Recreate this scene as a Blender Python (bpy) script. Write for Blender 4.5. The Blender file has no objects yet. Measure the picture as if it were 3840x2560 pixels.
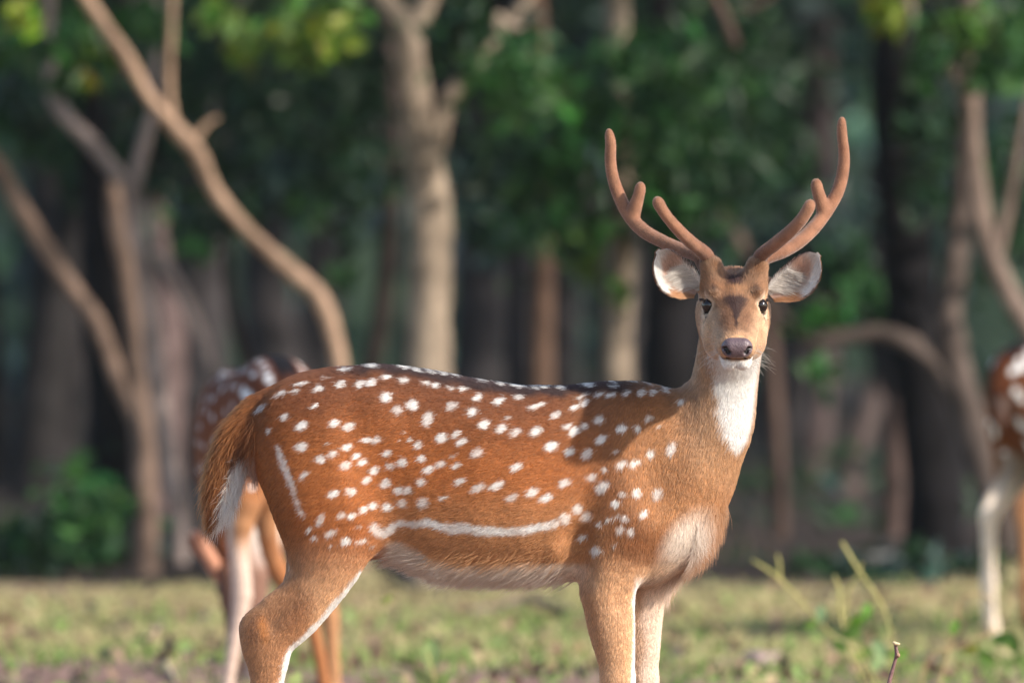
import bpy, math, random
import numpy as np
from mathutils import Vector, Matrix

rng = np.random.default_rng(7)
random.seed(7)
SC = bpy.context.scene
COL = SC.collection

# ------------------------------------------------------------------ camera
FPX = 42667.0            # focal length in photo pixels (400 mm on a 36 mm sensor)
CAMZ, DIST = 1.05, 22.0
HORIZON = 1094.0
cam_d = bpy.data.cameras.new('camera')
cam = bpy.data.objects.new('camera', cam_d); COL.objects.link(cam)
cam.location = (0, -DIST, CAMZ)
cam.rotation_euler = (math.radians(90) - math.atan((1280 - HORIZON) / FPX), 0, 0)
cam_d.lens = 400; cam_d.sensor_width = 36
cam_d.clip_start = 0.5; cam_d.clip_end = 600
cam_d.dof.use_dof = True
cam_d.dof.focus_distance = DIST - 0.16
cam_d.dof.aperture_fstop = 5.0
SC.camera = cam

# ------------------------------------------------------------------ light
SUN_EL, SUN_AZ = math.radians(31), math.radians(60)      # azimuth from the camera's back towards the right
SUN = Vector((math.sin(SUN_AZ) * math.cos(SUN_EL), -math.cos(SUN_AZ) * math.cos(SUN_EL), math.sin(SUN_EL)))
w = bpy.data.worlds.new('World'); SC.world = w; w.use_nodes = True
nt = w.node_tree
sky = nt.nodes.new('ShaderNodeTexSky'); sky.sky_type = 'NISHITA'; sky.sun_disc = False
sky.sun_elevation = SUN_EL; sky.sun_rotation = math.atan2(SUN.x, SUN.y)
nt.links.new(sky.outputs[0], nt.nodes['Background'].inputs['Color'])
nt.nodes['Background'].inputs['Strength'].default_value = 0.15
sl = bpy.data.lights.new('sun', 'SUN'); sl.energy = 4.3; sl.angle = math.radians(1.8); sl.color = (1.0, 0.91, 0.80)
so = bpy.data.objects.new('sun', sl); COL.objects.link(so)
so.rotation_euler = SUN.to_track_quat('Z', 'Y').to_euler(); so.location = (20, -20, 30)
SC.view_settings.view_transform = 'Standard'; SC.view_settings.look = 'None'
SC.view_settings.gamma = 1; SC.view_settings.use_curve_mapping = False
SC.view_settings.exposure = 0.7
cy = SC.cycles
cy.max_bounces = 8; cy.diffuse_bounces = 3; cy.glossy_bounces = 2; cy.transmission_bounces = 4; cy.transparent_max_bounces = 4
cy.caustics_reflective = False; cy.caustics_refractive = False
cy.sample_clamp_indirect = 4
cy.use_denoising = True

# ------------------------------------------------------------------ helpers
K = DIST / FPX                       # metres per photo pixel in the deer's plane
S = 3840 / 2352.0

def P(px, py, D=DIST):
    return np.array([(px - 1920) * D / FPX, D - DIST, CAMZ - (py - HORIZON) * D / FPX])
def lin(r, g, b, s=1.0):
    c = np.array([r, g, b]) / 255.0
    c = np.where(c <= 0.04045, c / 12.92, ((c + 0.055) / 1.055) ** 2.4)
    return np.minimum(c * s, 0.86)
def sstep(a, b, x):
    t = np.clip((x - a) / (b - a), 0, 1); return t * t * (3 - 2 * t)
def nrm(v):
    return v / np.maximum(np.linalg.norm(v, axis=-1, keepdims=True), 1e-9)

def tag(o, label=None, cat=None, group=None, kind=None):
    if label: o['label'] = label
    if cat: o['category'] = cat
    if group: o['group'] = group
    if kind: o['kind'] = kind
    return o
def empty(name, loc, label=None, cat=None, group=None):
    o = bpy.data.objects.new(name, None); COL.objects.link(o)
    o.location = loc; o.empty_display_size = 0.1
    return tag(o, label, cat, group)

def mesh_np(name, V, quads=None, tris=None, mat=None, parent=None, col=None, smooth=True):
    me = bpy.data.meshes.new(name)
    V = np.asarray(V, dtype=np.float32)
    me.vertices.add(len(V)); me.vertices.foreach_set('co', V.ravel())
    loops, starts, tot, off = [], [], [], 0
    for F, n in ((quads, 4), (tris, 3)):
        if F is not None and len(F):
            F = np.asarray(F, dtype=np.int32); loops.append(F.ravel())
            starts.append(off + np.arange(len(F)) * n); tot.append(np.full(len(F), n)); off += F.size
    L = np.concatenate(loops)
    me.loops.add(len(L)); me.loops.foreach_set('vertex_index', L.astype(np.int32))
    st = np.concatenate(starts)
    me.polygons.add(len(st)); me.polygons.foreach_set('loop_start', st.astype(np.int32))
    me.update(calc_edges=True); me.validate()
    me.polygons.foreach_set('use_smooth', np.full(len(me.polygons), smooth))
    if col is not None:
        a = me.color_attributes.new('Col', 'FLOAT_COLOR', 'POINT')
        c = np.ones((len(V), 4), dtype=np.float32); c[:, :3] = col
        a.data.foreach_set('color', c.ravel())
    if mat: me.materials.append(mat)
    o = bpy.data.objects.new(name, me); COL.objects.link(o)
    if parent: o.parent = parent
    return o

def fur_obj(name, pts, radius, col, mat, parent):
    """pts (N,M,3) hair points; radius (N,M); col (N,3)"""
    n, m, _ = pts.shape
    hc = bpy.data.hair_curves.new(name)
    hc.add_curves([m] * n)
    hc.attributes['position'].data.foreach_set('vector', pts.astype(np.float32).ravel())
    ra = hc.attributes.get('radius') or hc.attributes.new('radius', 'FLOAT', 'POINT')
    ra.data.foreach_set('value', radius.astype(np.float32).ravel())
    ca = hc.attributes.new('Col', 'FLOAT_COLOR', 'CURVE')
    c = np.ones((n, 4), dtype=np.float32); c[:, :3] = col
    ca.data.foreach_set('color', c.ravel())
    hc.materials.append(mat)
    o = bpy.data.objects.new(name, hc); COL.objects.link(o)
    if parent: o.parent = parent
    return o

# ------------------------------------------------------------------ materials
def mat_new(name):
    m = bpy.data.materials.new(name); m.use_nodes = True
    return m, m.node_tree, m.node_tree.nodes['Principled BSDF']
def mat_attr(name, rough=0.7, spec=0.3, noise=0.25, nscale=60, bump=0.0, bscale=200, sheen=0.0, transl=0.0):
    m, t, b = mat_new(name)
    at = t.nodes.new('ShaderNodeAttribute'); at.attribute_name = 'Col'
    tc = t.nodes.new('ShaderNodeTexCoord')
    nz = t.nodes.new('ShaderNodeTexNoise'); nz.inputs['Scale'].default_value = nscale; nz.inputs['Detail'].default_value = 5
    t.links.new(tc.outputs['Object'], nz.inputs['Vector'])
    mr = t.nodes.new('ShaderNodeMapRange'); mr.inputs[1].default_value = 0.3; mr.inputs[2].default_value = 0.7
    mr.inputs[3].default_value = 1 - noise; mr.inputs[4].default_value = 1 + noise
    t.links.new(nz.outputs['Fac'], mr.inputs[0])
    mx = t.nodes.new('ShaderNodeVectorMath'); mx.operation = 'SCALE'
    t.links.new(at.outputs['Color'], mx.inputs[0]); t.links.new(mr.outputs[0], mx.inputs['Scale'])
    t.links.new(mx.outputs[0], b.inputs['Base Color'])
    b.inputs['Roughness'].default_value = rough; b.inputs['Specular IOR Level'].default_value = spec
    b.inputs['Sheen Weight'].default_value = sheen
    if bump:
        n2 = t.nodes.new('ShaderNodeTexNoise'); n2.inputs['Scale'].default_value = bscale; n2.inputs['Detail'].default_value = 4
        t.links.new(tc.outputs['Object'], n2.inputs['Vector'])
        bp = t.nodes.new('ShaderNodeBump'); bp.inputs['Strength'].default_value = bump; bp.inputs['Distance'].default_value = 0.004
        t.links.new(n2.outputs['Fac'], bp.inputs['Height']); t.links.new(bp.outputs[0], b.inputs['Normal'])
    if transl:
        tr = t.nodes.new('ShaderNodeBsdfTranslucent'); t.links.new(mx.outputs[0], tr.inputs['Color'])
        ms = t.nodes.new('ShaderNodeMixShader'); ms.inputs[0].default_value = transl
        t.links.new(b.outputs[0], ms.inputs[1]); t.links.new(tr.outputs[0], ms.inputs[2])
        t.links.new(ms.outputs[0], t.nodes['Material Output'].inputs['Surface'])
    return m
def mat_fur(name):
    m, t, b = mat_new(name)
    at = t.nodes.new('ShaderNodeAttribute'); at.attribute_name = 'Col'
    hb = t.nodes.new('ShaderNodeBsdfHairPrincipled')
    hb.parametrization = 'COLOR'
    t.links.new(at.outputs['Color'], hb.inputs['Color'])
    hb.inputs['Roughness'].default_value = 0.45; hb.inputs['Radial Roughness'].default_value = 0.6
    hb.inputs['Coat'].default_value = 0.0
    df = t.nodes.new('ShaderNodeBsdfDiffuse'); t.links.new(at.outputs['Color'], df.inputs['Color'])
    ms = t.nodes.new('ShaderNodeMixShader'); ms.inputs[0].default_value = 0.6
    t.links.new(hb.outputs[0], ms.inputs[1]); t.links.new(df.outputs[0], ms.inputs[2])
    t.links.new(ms.outputs[0], t.nodes['Material Output'].inputs['Surface'])
    t.nodes.remove(b)
    return m
M_hide = mat_attr('deer_hide', rough=0.85, spec=0.15, noise=0.18, nscale=160, bump=0.5, bscale=400)
M_fur = mat_fur('deer_fur')
M_velvet = mat_attr('antler_velvet', rough=0.8, spec=0.2, noise=0.2, nscale=55, bump=0.35, bscale=300, sheen=0.3)
M_ear = mat_attr('ear_skin', rough=0.75, spec=0.2, noise=0.15, nscale=90, bump=0.2, bscale=250, transl=0.12)
M_bark = mat_attr('tree_bark', rough=0.9, spec=0.1, noise=0.5, nscale=6, bump=0.9, bscale=30)
M_leaf = mat_attr('tree_leaf', rough=0.5, spec=0.35, noise=0.15, nscale=4, transl=0.35)
M_grass = mat_attr('grass_blade', rough=0.6, spec=0.2, noise=0.1, nscale=5, transl=0.3)
M_stem = mat_attr('plant_stem', rough=0.6, spec=0.3, noise=0.2, nscale=60, bump=0.3, bscale=150)

m, t, b = mat_new('nose_leather'); M_nose = m
tc = t.nodes.new('ShaderNodeTexCoord')
vo = t.nodes.new('ShaderNodeTexVoronoi'); vo.inputs['Scale'].default_value = 330
t.links.new(tc.outputs['Object'], vo.inputs['Vector'])
at = t.nodes.new('ShaderNodeAttribute'); at.attribute_name = 'Col'
t.links.new(at.outputs['Color'], b.inputs['Base Color'])
b.inputs['Roughness'].default_value = 0.38; b.inputs['Specular IOR Level'].default_value = 0.5
bp = t.nodes.new('ShaderNodeBump'); bp.inputs['Strength'].default_value = 0.6; bp.inputs['Distance'].default_value = 0.0015; bp.invert = True
t.links.new(vo.outputs['Distance'], bp.inputs['Height']); t.links.new(bp.outputs[0], b.inputs['Normal'])

m, t, b = mat_new('deer_eye'); M_eye = m
b.inputs['Base Color'].default_value = (0.012, 0.007, 0.005, 1); b.inputs['Roughness'].default_value = 0.12
b.inputs['Specular IOR Level'].default_value = 0.6
m, t, b = mat_new('hoof_horn'); M_hoof = m
b.inputs['Base Color'].default_value = (0.02, 0.017, 0.015, 1); b.inputs['Roughness'].default_value = 0.45

# ------------------------------------------------------------------ implicit surface kit
def smin(a, b, k):
    h = np.maximum(k - np.abs(a - b), 0) / k
    return np.minimum(a, b) - h * h * k * 0.25
class Cone:
    """tapered capsule a->b, radii ra->rb, squeezed across y by sy"""
    def __init__(s, a, b, ra, rb, sy=1.0, k=0.03):
        s.a, s.b, s.ra, s.rb, s.sy, s.k = np.array(a, float), np.array(b, float), ra, rb, sy, k
        r = max(ra, rb) * max(1, sy) + 1e-3
        s.lo = np.minimum(a, b) - r; s.hi = np.maximum(a, b) + r
    def d(s, x, y, z):
        iy = 1 / s.sy
        a = s.a * [1, iy, 1]; v = s.b * [1, iy, 1] - a
        px, py, pz = x - a[0], y * iy - a[1], z - a[2]
        tt = np.clip((px * v[0] + py * v[1] + pz * v[2]) / max(v @ v, 1e-12), 0, 1)
        r = s.ra + (s.rb - s.ra) * tt
        return (np.sqrt((px - tt * v[0])**2 + (py - tt * v[1])**2 + (pz - tt * v[2])**2) - r) * min(1, s.sy)
class Loft:
    """stations along local s: (s, halfwidth, top, bottom) in the frame o,f,l,u"""
    def __init__(s, st, o=(0, 0, 0), f=(1, 0, 0), l=(0, 1, 0), u=(0, 0, 1), k=0.03, ex=2.2, lift=0.0):
        st = np.array(st, float); q = np.linspace(st[0, 0], st[-1, 0], 160)
        s.q = q; s.o = np.array(o, float); s.R = np.array([f, l, u], float); s.k = k; s.ex = ex
        ker = np.hanning(13); ker /= ker.sum()
        sm = lambda a: np.convolve(np.pad(a, 6, mode='edge'), ker, 'valid')
        s.w = sm(np.interp(q, st[:, 0], st[:, 1])); s.t = sm(np.interp(q, st[:, 0], st[:, 2])); s.b = sm(np.interp(q, st[:, 0], st[:, 3]))
        s.lift = lift
        c = []
        for i in range(0, 160, 8):
            for sg in (-1, 1):
                for hh in (s.t[i], s.b[i]): c.append(s.o + np.array([q[i], sg * s.w[i], hh]) @ s.R)
        for i in (159,):
            for sg in (-1, 1):
                for hh in (s.t[i], s.b[i]): c.append(s.o + np.array([q[i], sg * s.w[i], hh]) @ s.R)
        c = np.array(c); s.lo = c.min(0) - 0.01; s.hi = c.max(0) + 0.01
    def d(s, x, y, z):
        X, Y, Z = x - s.o[0], y - s.o[1], z - s.o[2]
        a = X * s.R[0, 0] + Y * s.R[0, 1] + Z * s.R[0, 2]
        l = X * s.R[1, 0] + Y * s.R[1, 1] + Z * s.R[1, 2]
        h = X * s.R[2, 0] + Y * s.R[2, 1] + Z * s.R[2, 2]
        ac = np.clip(a, s.q[0], s.q[-1])
        w = np.interp(ac, s.q, s.w); t = np.interp(ac, s.q, s.t); b = np.interp(ac, s.q, s.b)
        c, hz = (t + b) / 2 + s.lift * (t - b), (t - b) / 2
        hz = np.where(h > c, t - c, c - b)
        r = (np.abs(l / w)**s.ex + np.abs((h - c) / hz)**s.ex)**(1 / s.ex)
        return (r - 1) * np.minimum(w, hz) * 0.9 + np.abs(a - ac)
def surface_nets(F, lo, h):
    ins = F < 0
    nx, ny, nz = F.shape
    c = np.zeros((nx - 1, ny - 1, nz - 1), np.uint8)
    for i in (0, 1):
        for j in (0, 1):
            for k in (0, 1): c += ins[i:nx - 1 + i, j:ny - 1 + j, k:nz - 1 + k]
    act = (c > 0) & (c < 8)
    idx = np.argwhere(act)
    imap = np.full(act.shape, -1, np.int32); imap[act] = np.arange(len(idx))
    cor = {}
    for i in (0, 1):
        for j in (0, 1):
            for k in (0, 1): cor[i, j, k] = F[idx[:, 0] + i, idx[:, 1] + j, idx[:, 2] + k]
    acc = np.zeros((len(idx), 3)); cnt = np.zeros(len(idx))
    for a0 in cor:
        for ax in range(3):
            if a0[ax] == 0:
                b0 = list(a0); b0[ax] = 1; b0 = tuple(b0)
                va, vb = cor[a0], cor[b0]
                cr = (va < 0) != (vb < 0)
                tt = np.where(cr, va / np.where(cr, va - vb, 1), 0)
                p = np.array(a0, float)[None, :].repeat(len(idx), 0); p[:, ax] += tt
                acc[cr] += p[cr]; cnt[cr] += 1
    V = (idx + acc / cnt[:, None]) * h + lo
    Q = []
    for ax in range(3):
        sl0 = [slice(None)] * 3; sl1 = [slice(None)] * 3
        sl0[ax] = slice(0, -1); sl1[ax] = slice(1, None)
        A, B = ins[tuple(sl0)], ins[tuple(sl1)]
        e = np.argwhere(A != B)
        o1, o2 = [(1, 2), (2, 0), (0, 1)][ax]
        ok = (e[:, o1] > 0) & (e[:, o2] > 0) & (e[:, o1] < F.shape[o1] - 1) & (e[:, o2] < F.shape[o2] - 1)
        e = e[ok]; fl = A[tuple(e.T)]
        def cell(d1, d2):
            q = e.copy(); q[:, o1] += d1; q[:, o2] += d2; return imap[tuple(q.T)]
        q = np.stack([cell(-1, -1), cell(0, -1), cell(0, 0), cell(-1, 0)], 1)
        q[~fl] = q[~fl][:, ::-1]
        Q.append(q)
    return V, np.concatenate(Q)
def build_sdf(prims, carves, h, pad=0.012):
    lo = np.min([p.lo for p in prims], 0) - pad; hi = np.max([p.hi for p in prims], 0) + pad
    n = np.ceil((hi - lo) / h).astype(int) + 1
    ax = [(lo[i] + np.arange(n[i]) * h).astype(np.float32) for i in range(3)]
    F = np.full(n, 0.2, np.float32)
    for lst, sgn in ((prims, 1), (carves, -1)):
        for p in lst:
            m = p.k * 1.2 + 0.012
            i0 = np.maximum(np.floor((p.lo - m - lo) / h).astype(int), 0)
            i1 = np.minimum(np.ceil((p.hi + m - lo) / h).astype(int) + 1, n)
            x = ax[0][i0[0]:i1[0], None, None]; y = ax[1][None, i0[1]:i1[1], None]; z = ax[2][None, None, i0[2]:i1[2]]
            d = p.d(x, y, z).astype(np.float32)
            s_ = F[i0[0]:i1[0], i0[1]:i1[1], i0[2]:i1[2]]
            if sgn > 0: s_[...] = smin(s_, d, p.k)
            else: s_[...] = -smin(-s_, d, p.k)
    return surface_nets(F, lo, h)
def vnormals(V, Q):
    a, b, c, d = (V[Q[:, i]] for i in range(4))
    fn = np.cross(c - a, d - b)
    N = np.zeros_like(V)
    for i in range(4):
        for k in range(3): N[:, k] += np.bincount(Q[:, i], fn[:, k], len(V))
    return nrm(N)
def sample_surface(V, Q, N, n, dens=None):
    T = np.concatenate([Q[:, [0, 1, 2]], Q[:, [0, 2, 3]]])
    a, b, c = V[T[:, 0]], V[T[:, 1]], V[T[:, 2]]
    ar = np.linalg.norm(np.cross(b - a, c - a), axis=1)
    if dens is not None: ar = ar * dens((a + b + c) / 3, nrm(N[T[:, 0]] + N[T[:, 1]] + N[T[:, 2]]))
    cs = np.cumsum(ar); k = np.searchsorted(cs, rng.random(n) * cs[-1])
    r1, r2 = np.sqrt(rng.random(n)), rng.random(n)
    wa, wb, wc = (1 - r1)[:, None], (r1 * (1 - r2))[:, None], (r1 * r2)[:, None]
    t_ = T[k]
    return V[t_[:, 0]] * wa + V[t_[:, 1]] * wb + V[t_[:, 2]] * wc, nrm(N[t_[:, 0]] * wa + N[t_[:, 1]] * wb + N[t_[:, 2]] * wc)
def wob(p, f, seed=0):
    s = seed * 1.7
    return (np.sin(p[:, 0] * f + 1.3 + s + 1.7 * np.sin(p[:, 2] * f * 0.7 + s)) + np.sin(p[:, 2] * f * 1.1 + 0.4 + 2.1 * s + 1.3 * np.sin(p[:, 1] * f * 0.9)) + np.sin(p[:, 1] * f * 0.95 + 2 * s + np.sin(p[:, 0] * f * 1.3))) / 3
def catmull(pts, per=6):
    p = np.array(pts, float); p = np.vstack([2 * p[0] - p[1], p, 2 * p[-1] - p[-2]])
    out = []
    for i in range(1, len(p) - 2):
        for t_ in np.linspace(0, 1, per, endpoint=False):
            a, b, c, d = p[i - 1], p[i], p[i + 1], p[i + 2]
            out.append(0.5 * (2 * b + (c - a) * t_ + (2 * a - 5 * b + 4 * c - d) * t_**2 + (3 * b - a - 3 * c + d) * t_**3))
    out.append(p[-2]); return np.array(out)
def chain(pts, sy=1.0, k=0.03, per=3):
    """pts: (point3, radius) list -> cones"""
    arr = np.array([[*p, r] for p, r in pts])
    if per > 1: arr = catmull(arr, per)
    return [Multi([Cone(arr[i, :3], arr[i + 1, :3], arr[i, 3], arr[i + 1, 3], sy, k) for i in range(len(arr) - 1)], k)]
class Multi:
    """a chain of cones taken as one limb: plain union inside, soft union with the rest"""
    def __init__(s, cs, k):
        s.cs, s.k = cs, k; s.lo = np.min([c.lo for c in cs], 0); s.hi = np.max([c.hi for c in cs], 0)
    def d(s, x, y, z):
        r = None
        for c in s.cs:
            q = c.d(x, y, z); r = q if r is None else smin(r, q, .006)
        return r

#@@PART2
HAZE = 0.00022
# ================================================================== SETTING
def ground_z(x, y):
    return 0.018 * np.sin(x * 0.9 + 0.5 * np.sin(y * 0.6)) * np.cos(y * 0.7 + 1.0) + 0.01 * np.sin(x * 2.3 + y * 1.7)
m, t, b = mat_new('ground_soil_grass'); M_ground = m
geo = t.nodes.new('ShaderNodeNewGeometry')
def noise(scale, detail=6, rough=0.6, mapping=None):
    n = t.nodes.new('ShaderNodeTexNoise'); n.inputs['Scale'].default_value = scale; n.inputs['Detail'].default_value = detail
    n.inputs['Roughness'].default_value = rough
    t.links.new(mapping or geo.outputs['Position'], n.inputs['Vector']); return n
def ramp(src, pts):
    r = t.nodes.new('ShaderNodeValToRGB'); t.links.new(src, r.inputs[0])
    while len(r.color_ramp.elements) < len(pts): r.color_ramp.elements.new(0.5)
    for e, (p, c) in zip(r.color_ramp.elements, pts): e.position = p; e.color = (*c, 1)
    return r
def mixc(fac, a, bb):
    mx = t.nodes.new('ShaderNodeMix'); mx.data_type = 'RGBA'
    if isinstance(fac, float): mx.inputs[0].default_value = fac
    else: t.links.new(fac, mx.inputs[0])
    t.links.new(a, mx.inputs[6]); t.links.new(bb, mx.inputs[7]); return mx.outputs[2]
def mathn(op, a, bb=None, clamp=False):
    n = t.nodes.new('ShaderNodeMath'); n.operation = op; n.use_clamp = clamp
    for i, v in enumerate((a, bb)):
        if v is None: continue
        if isinstance(v, (int, float)): n.inputs[i].default_value = v
        else: t.links.new(v, n.inputs[i])
    return n.outputs[0]
g1 = ramp(noise(1.6).outputs['Fac'], [(0.28, (0.17, 0.21, 0.08)), (0.42, (0.32, 0.28, 0.135)), (0.56, (0.44, 0.34, 0.19)), (0.72, (0.36, 0.25, 0.17))])
soil = ramp(noise(7, 8).outputs['Fac'], [(0.35, (0.14, 0.085, 0.065)), (0.55, (0.30, 0.19, 0.155)), (0.7, (0.38, 0.26, 0.22))])
sep = t.nodes.new('ShaderNodeSeparateXYZ'); t.links.new(geo.outputs['Position'], sep.inputs[0])
# bare soil: towards the near side (y below 9.6) and in scattered patches
near = mathn('MULTIPLY', mathn('SUBTRACT', mathn('SUBTRACT', 10.05, mathn('MULTIPLY', sep.outputs['X'], 0.55)), sep.outputs['Y']), 1.3)
pat = mathn('MULTIPLY', mathn('SUBTRACT', noise(0.8, 5).outputs['Fac'], 0.515), 9.0)
sm = mathn('ADD', mathn('MAXIMUM', near, pat), mathn('MULTIPLY', mathn('SUBTRACT', noise(5, 6).outputs['Fac'], 0.5), 3.0), True)
c1 = mixc(sm, g1.outputs[0], soil.outputs[0])
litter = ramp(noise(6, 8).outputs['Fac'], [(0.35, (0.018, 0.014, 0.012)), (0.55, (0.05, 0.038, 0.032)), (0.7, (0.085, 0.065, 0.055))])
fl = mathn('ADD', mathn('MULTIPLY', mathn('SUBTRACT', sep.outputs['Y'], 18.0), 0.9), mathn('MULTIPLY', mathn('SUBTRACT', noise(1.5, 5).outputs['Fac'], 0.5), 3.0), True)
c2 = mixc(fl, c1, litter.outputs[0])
t.links.new(c2, b.inputs['Base Color']); b.inputs['Roughness'].default_value = 0.95; b.inputs['Specular IOR Level'].default_value = 0.1
bp = t.nodes.new('ShaderNodeBump'); bp.inputs['Strength'].default_value = 0.8; bp.inputs['Distance'].default_value = 0.03
t.links.new(noise(18, 8).outputs['Fac'], bp.inputs['Height']); t.links.new(bp.outputs[0], b.inputs['Normal'])

def grid(xs, ys, fz):
    X, Y = np.meshgrid(xs, ys, indexing='ij'); Z = fz(X, Y)
    V = np.stack([X, Y, Z], -1).reshape(-1, 3); a = np.arange(len(xs) * len(ys)).reshape(len(xs), len(ys))
    return V, np.stack([a[:-1, :-1], a[1:, :-1], a[1:, 1:], a[:-1, 1:]], -1).reshape(-1, 4)
V, Q = grid(np.concatenate([np.linspace(-160, -9, 24), np.linspace(-8, 8, 90), np.linspace(9, 160, 24)]),
            np.concatenate([np.linspace(-60, 4, 30), np.linspace(5, 24, 100), np.linspace(25, 320, 50)]), ground_z)
tag(mesh_np('ground', V, Q, mat=M_ground), kind='structure')

m, t, b = mat_new('hill_forest'); M_hill = m
geo = t.nodes.new('ShaderNodeNewGeometry')
r = ramp(noise(0.35, 8).outputs['Fac'], [(0.35, (0.012, 0.022, 0.014)), (0.55, (0.03, 0.05, 0.028)), (0.7, (0.05, 0.075, 0.04))])
t.links.new(r.outputs[0], b.inputs['Base Color']); b.inputs['Roughness'].default_value = 0.95; b.inputs['Specular IOR Level'].default_value = 0.05
bp = t.nodes.new('ShaderNodeBump'); bp.inputs['Strength'].default_value = 1; bp.inputs['Distance'].default_value = 1.5
t.links.new(noise(0.8, 6).outputs['Fac'], bp.inputs['Height']); t.links.new(bp.outputs[0], b.inputs['Normal'])
V, Q = grid(np.linspace(-150, 150, 120), np.linspace(110, 290, 60), lambda x, y: -0.3 + 34 * sstep(110, 190, y + 5 * np.sin(x * 0.05)) * (0.85 + 0.15 * np.sin(x * 0.06 + 1)) + 0.9 * np.sin(x * 1.3 + y) * np.sin(y * 1.1 - x * 0.6) * sstep(112, 125, y))
tag(mesh_np('hill', V, Q, mat=M_hill), kind='structure')

# ------------------------------------------------------------------ leaves
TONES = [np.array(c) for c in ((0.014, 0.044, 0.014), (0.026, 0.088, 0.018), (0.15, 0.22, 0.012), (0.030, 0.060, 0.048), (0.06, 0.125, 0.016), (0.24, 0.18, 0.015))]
def leaf_quads(C, size, tone, asp=0.5):
    n = len(C)
    a = nrm(rng.normal(size=(n, 3)) + np.array([0, 0, -0.5])); q = nrm(np.cross(a, rng.normal(size=(n, 3))))
    L = size * (0.6 + 0.8 * rng.random(n))[:, None]; nn = np.cross(a, q)
    V = np.stack([C - a * L / 2, C + q * L * asp / 2 + nn * L * 0.08, C + a * L / 2, C - q * L * asp / 2 + nn * L * 0.08], 1)
    c = TONES[tone][None] * (0.6 + 0.8 * rng.random((n, 1))) * (1 + 0.15 * rng.normal(size=(n, 3)))
    return V.reshape(-1, 3), np.clip(c, 0.004, 0.6).repeat(4, 0)
def ball(n, c, r):
    p = nrm(rng.normal(size=(n, 3))) * (rng.random((n, 1))**0.45)
    return np.array(c) + p * np.array(r)
def clumpy(n, c, r, nclump=9, spread=0.38):
    cc = ball(nclump, c, np.array(r) * 0.85); k = rng.integers(0, nclump, n)
    return cc[k] + rng.normal(size=(n, 3)) * np.array(r) * spread * (0.5 + 0.8 * rng.random((nclump, 1)))[k]
def crown(parts, parent, name='crown'):
    V = np.concatenate([p[0] for p in parts]); c = np.concatenate([p[1] for p in parts])
    return mesh_np(name, V, np.arange(len(V)).reshape(-1, 4), mat=M_leaf, parent=parent, col=c, smooth=False)
# ------------------------------------------------------------------ trunks
def tube(path, rad, seg=10, per=6, bump=0.07, col=(0.2, 0.15, 0.12), cap=True):
    a = catmull(np.concatenate([np.array(path, float), np.array(rad, float)[:, None]], 1), per)
    p, r = a[:, :3], np.maximum(a[:, 3], 0.002); n = len(p)
    tg = nrm(np.gradient(p, axis=0)); ref = np.array([0.13, 1, 0.21]); u = nrm(np.cross(tg, ref)); v = np.cross(tg, u)
    th = np.linspace(0, 2 * np.pi, seg, endpoint=False)
    ph = rng.random(3) * 6
    rr = r[:, None] * (1 + bump * np.sin(3 * th[None] + ph[0] + np.arange(n)[:, None] * 0.5) + bump * 0.8 * rng.normal(size=(n, seg)) * 0.6)
    V = (p[:, None] + rr[..., None] * (np.cos(th)[None, :, None] * u[:, None] + np.sin(th)[None, :, None] * v[:, None])).reshape(-1, 3)
    i = np.arange(n - 1)[:, None] * seg; j = np.arange(seg)[None]; j2 = (j + 1) % seg
    Q = np.stack([i + j, i + j2, i + seg + j2, i + seg + j], -1).reshape(-1, 4)
    T = None
    if cap:
        V = np.vstack([V, p[-1] + tg[-1] * r[-1] * 0.5, p[0]])
        e = (n - 1) * seg; k = np.arange(seg)
        T = np.concatenate([np.stack([e + k, e + (k + 1) % seg, np.full(seg, len(V) - 2)], 1), np.stack([(k + 1) % seg, k, np.full(seg, len(V) - 1)], 1)])
    c = np.array(col)[None] * (0.8 + 0.4 * rng.random((len(V), 1)))
    return V, Q, T, c
def vground(D): return (HORIZON + FPX * CAMZ / D) / S
def uvw(u, v, D): return P(u * S, v * S, D)
def tree(name, label, D, col0, trunk, branches=(), blobs=(), over=None, leaf=0.10):
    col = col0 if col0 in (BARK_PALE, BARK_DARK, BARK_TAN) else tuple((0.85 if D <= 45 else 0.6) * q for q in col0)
    u0 = trunk[0][0]; base = uvw(u0, vground(D), D); base[2] = 0
    e = empty(name, base, label, 'tree')
    def wood(nm, pts):
        path, rad = [], []
        for q in pts:
            d_ = q[3] if len(q) > 3 else D
            path.append(uvw(q[0], q[1], d_) - base); rad.append(0.86 * q[2] * S * d_ / FPX)
        V, Q, T, c = tube(path, rad, seg=12, col=col)
        mesh_np(nm, V, Q, T, M_bark, e, c)
    wood('trunk', [(trunk[0][0], vground(D) + 25, trunk[0][2] * 1.25)] + list(trunk))
    for br in branches: wood('branch', br)
    parts = []
    for (u, v, ru, rv, tone, n, *rest) in blobs:
        d_ = D + (rest[0] if rest else (1.6 if u < 640 and v > 75 else -0.5)); c = uvw(u, v, d_) - base; f = S * d_ / FPX
        n = int(n * 1.5)
        parts.append(leaf_quads(clumpy(n, c, (ru * f, 0.45, rv * f), max(3, n // 28)), leaf, tone))
    if over:
        for (dx, dy, z, r, n, tone) in over:
            parts.append(leaf_quads(clumpy(n, np.array([dx, dy, z]), (r, r, r * 0.6), 24, 0.3), leaf * 1.7, tone))
    if parts: crown(parts, e)
    return e
BARK_PALE, BARK_DARK, BARK_TAN = (0.23, 0.18, 0.135), (0.010, 0.009, 0.010), (0.27, 0.18, 0.125)
UP = -1400
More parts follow.
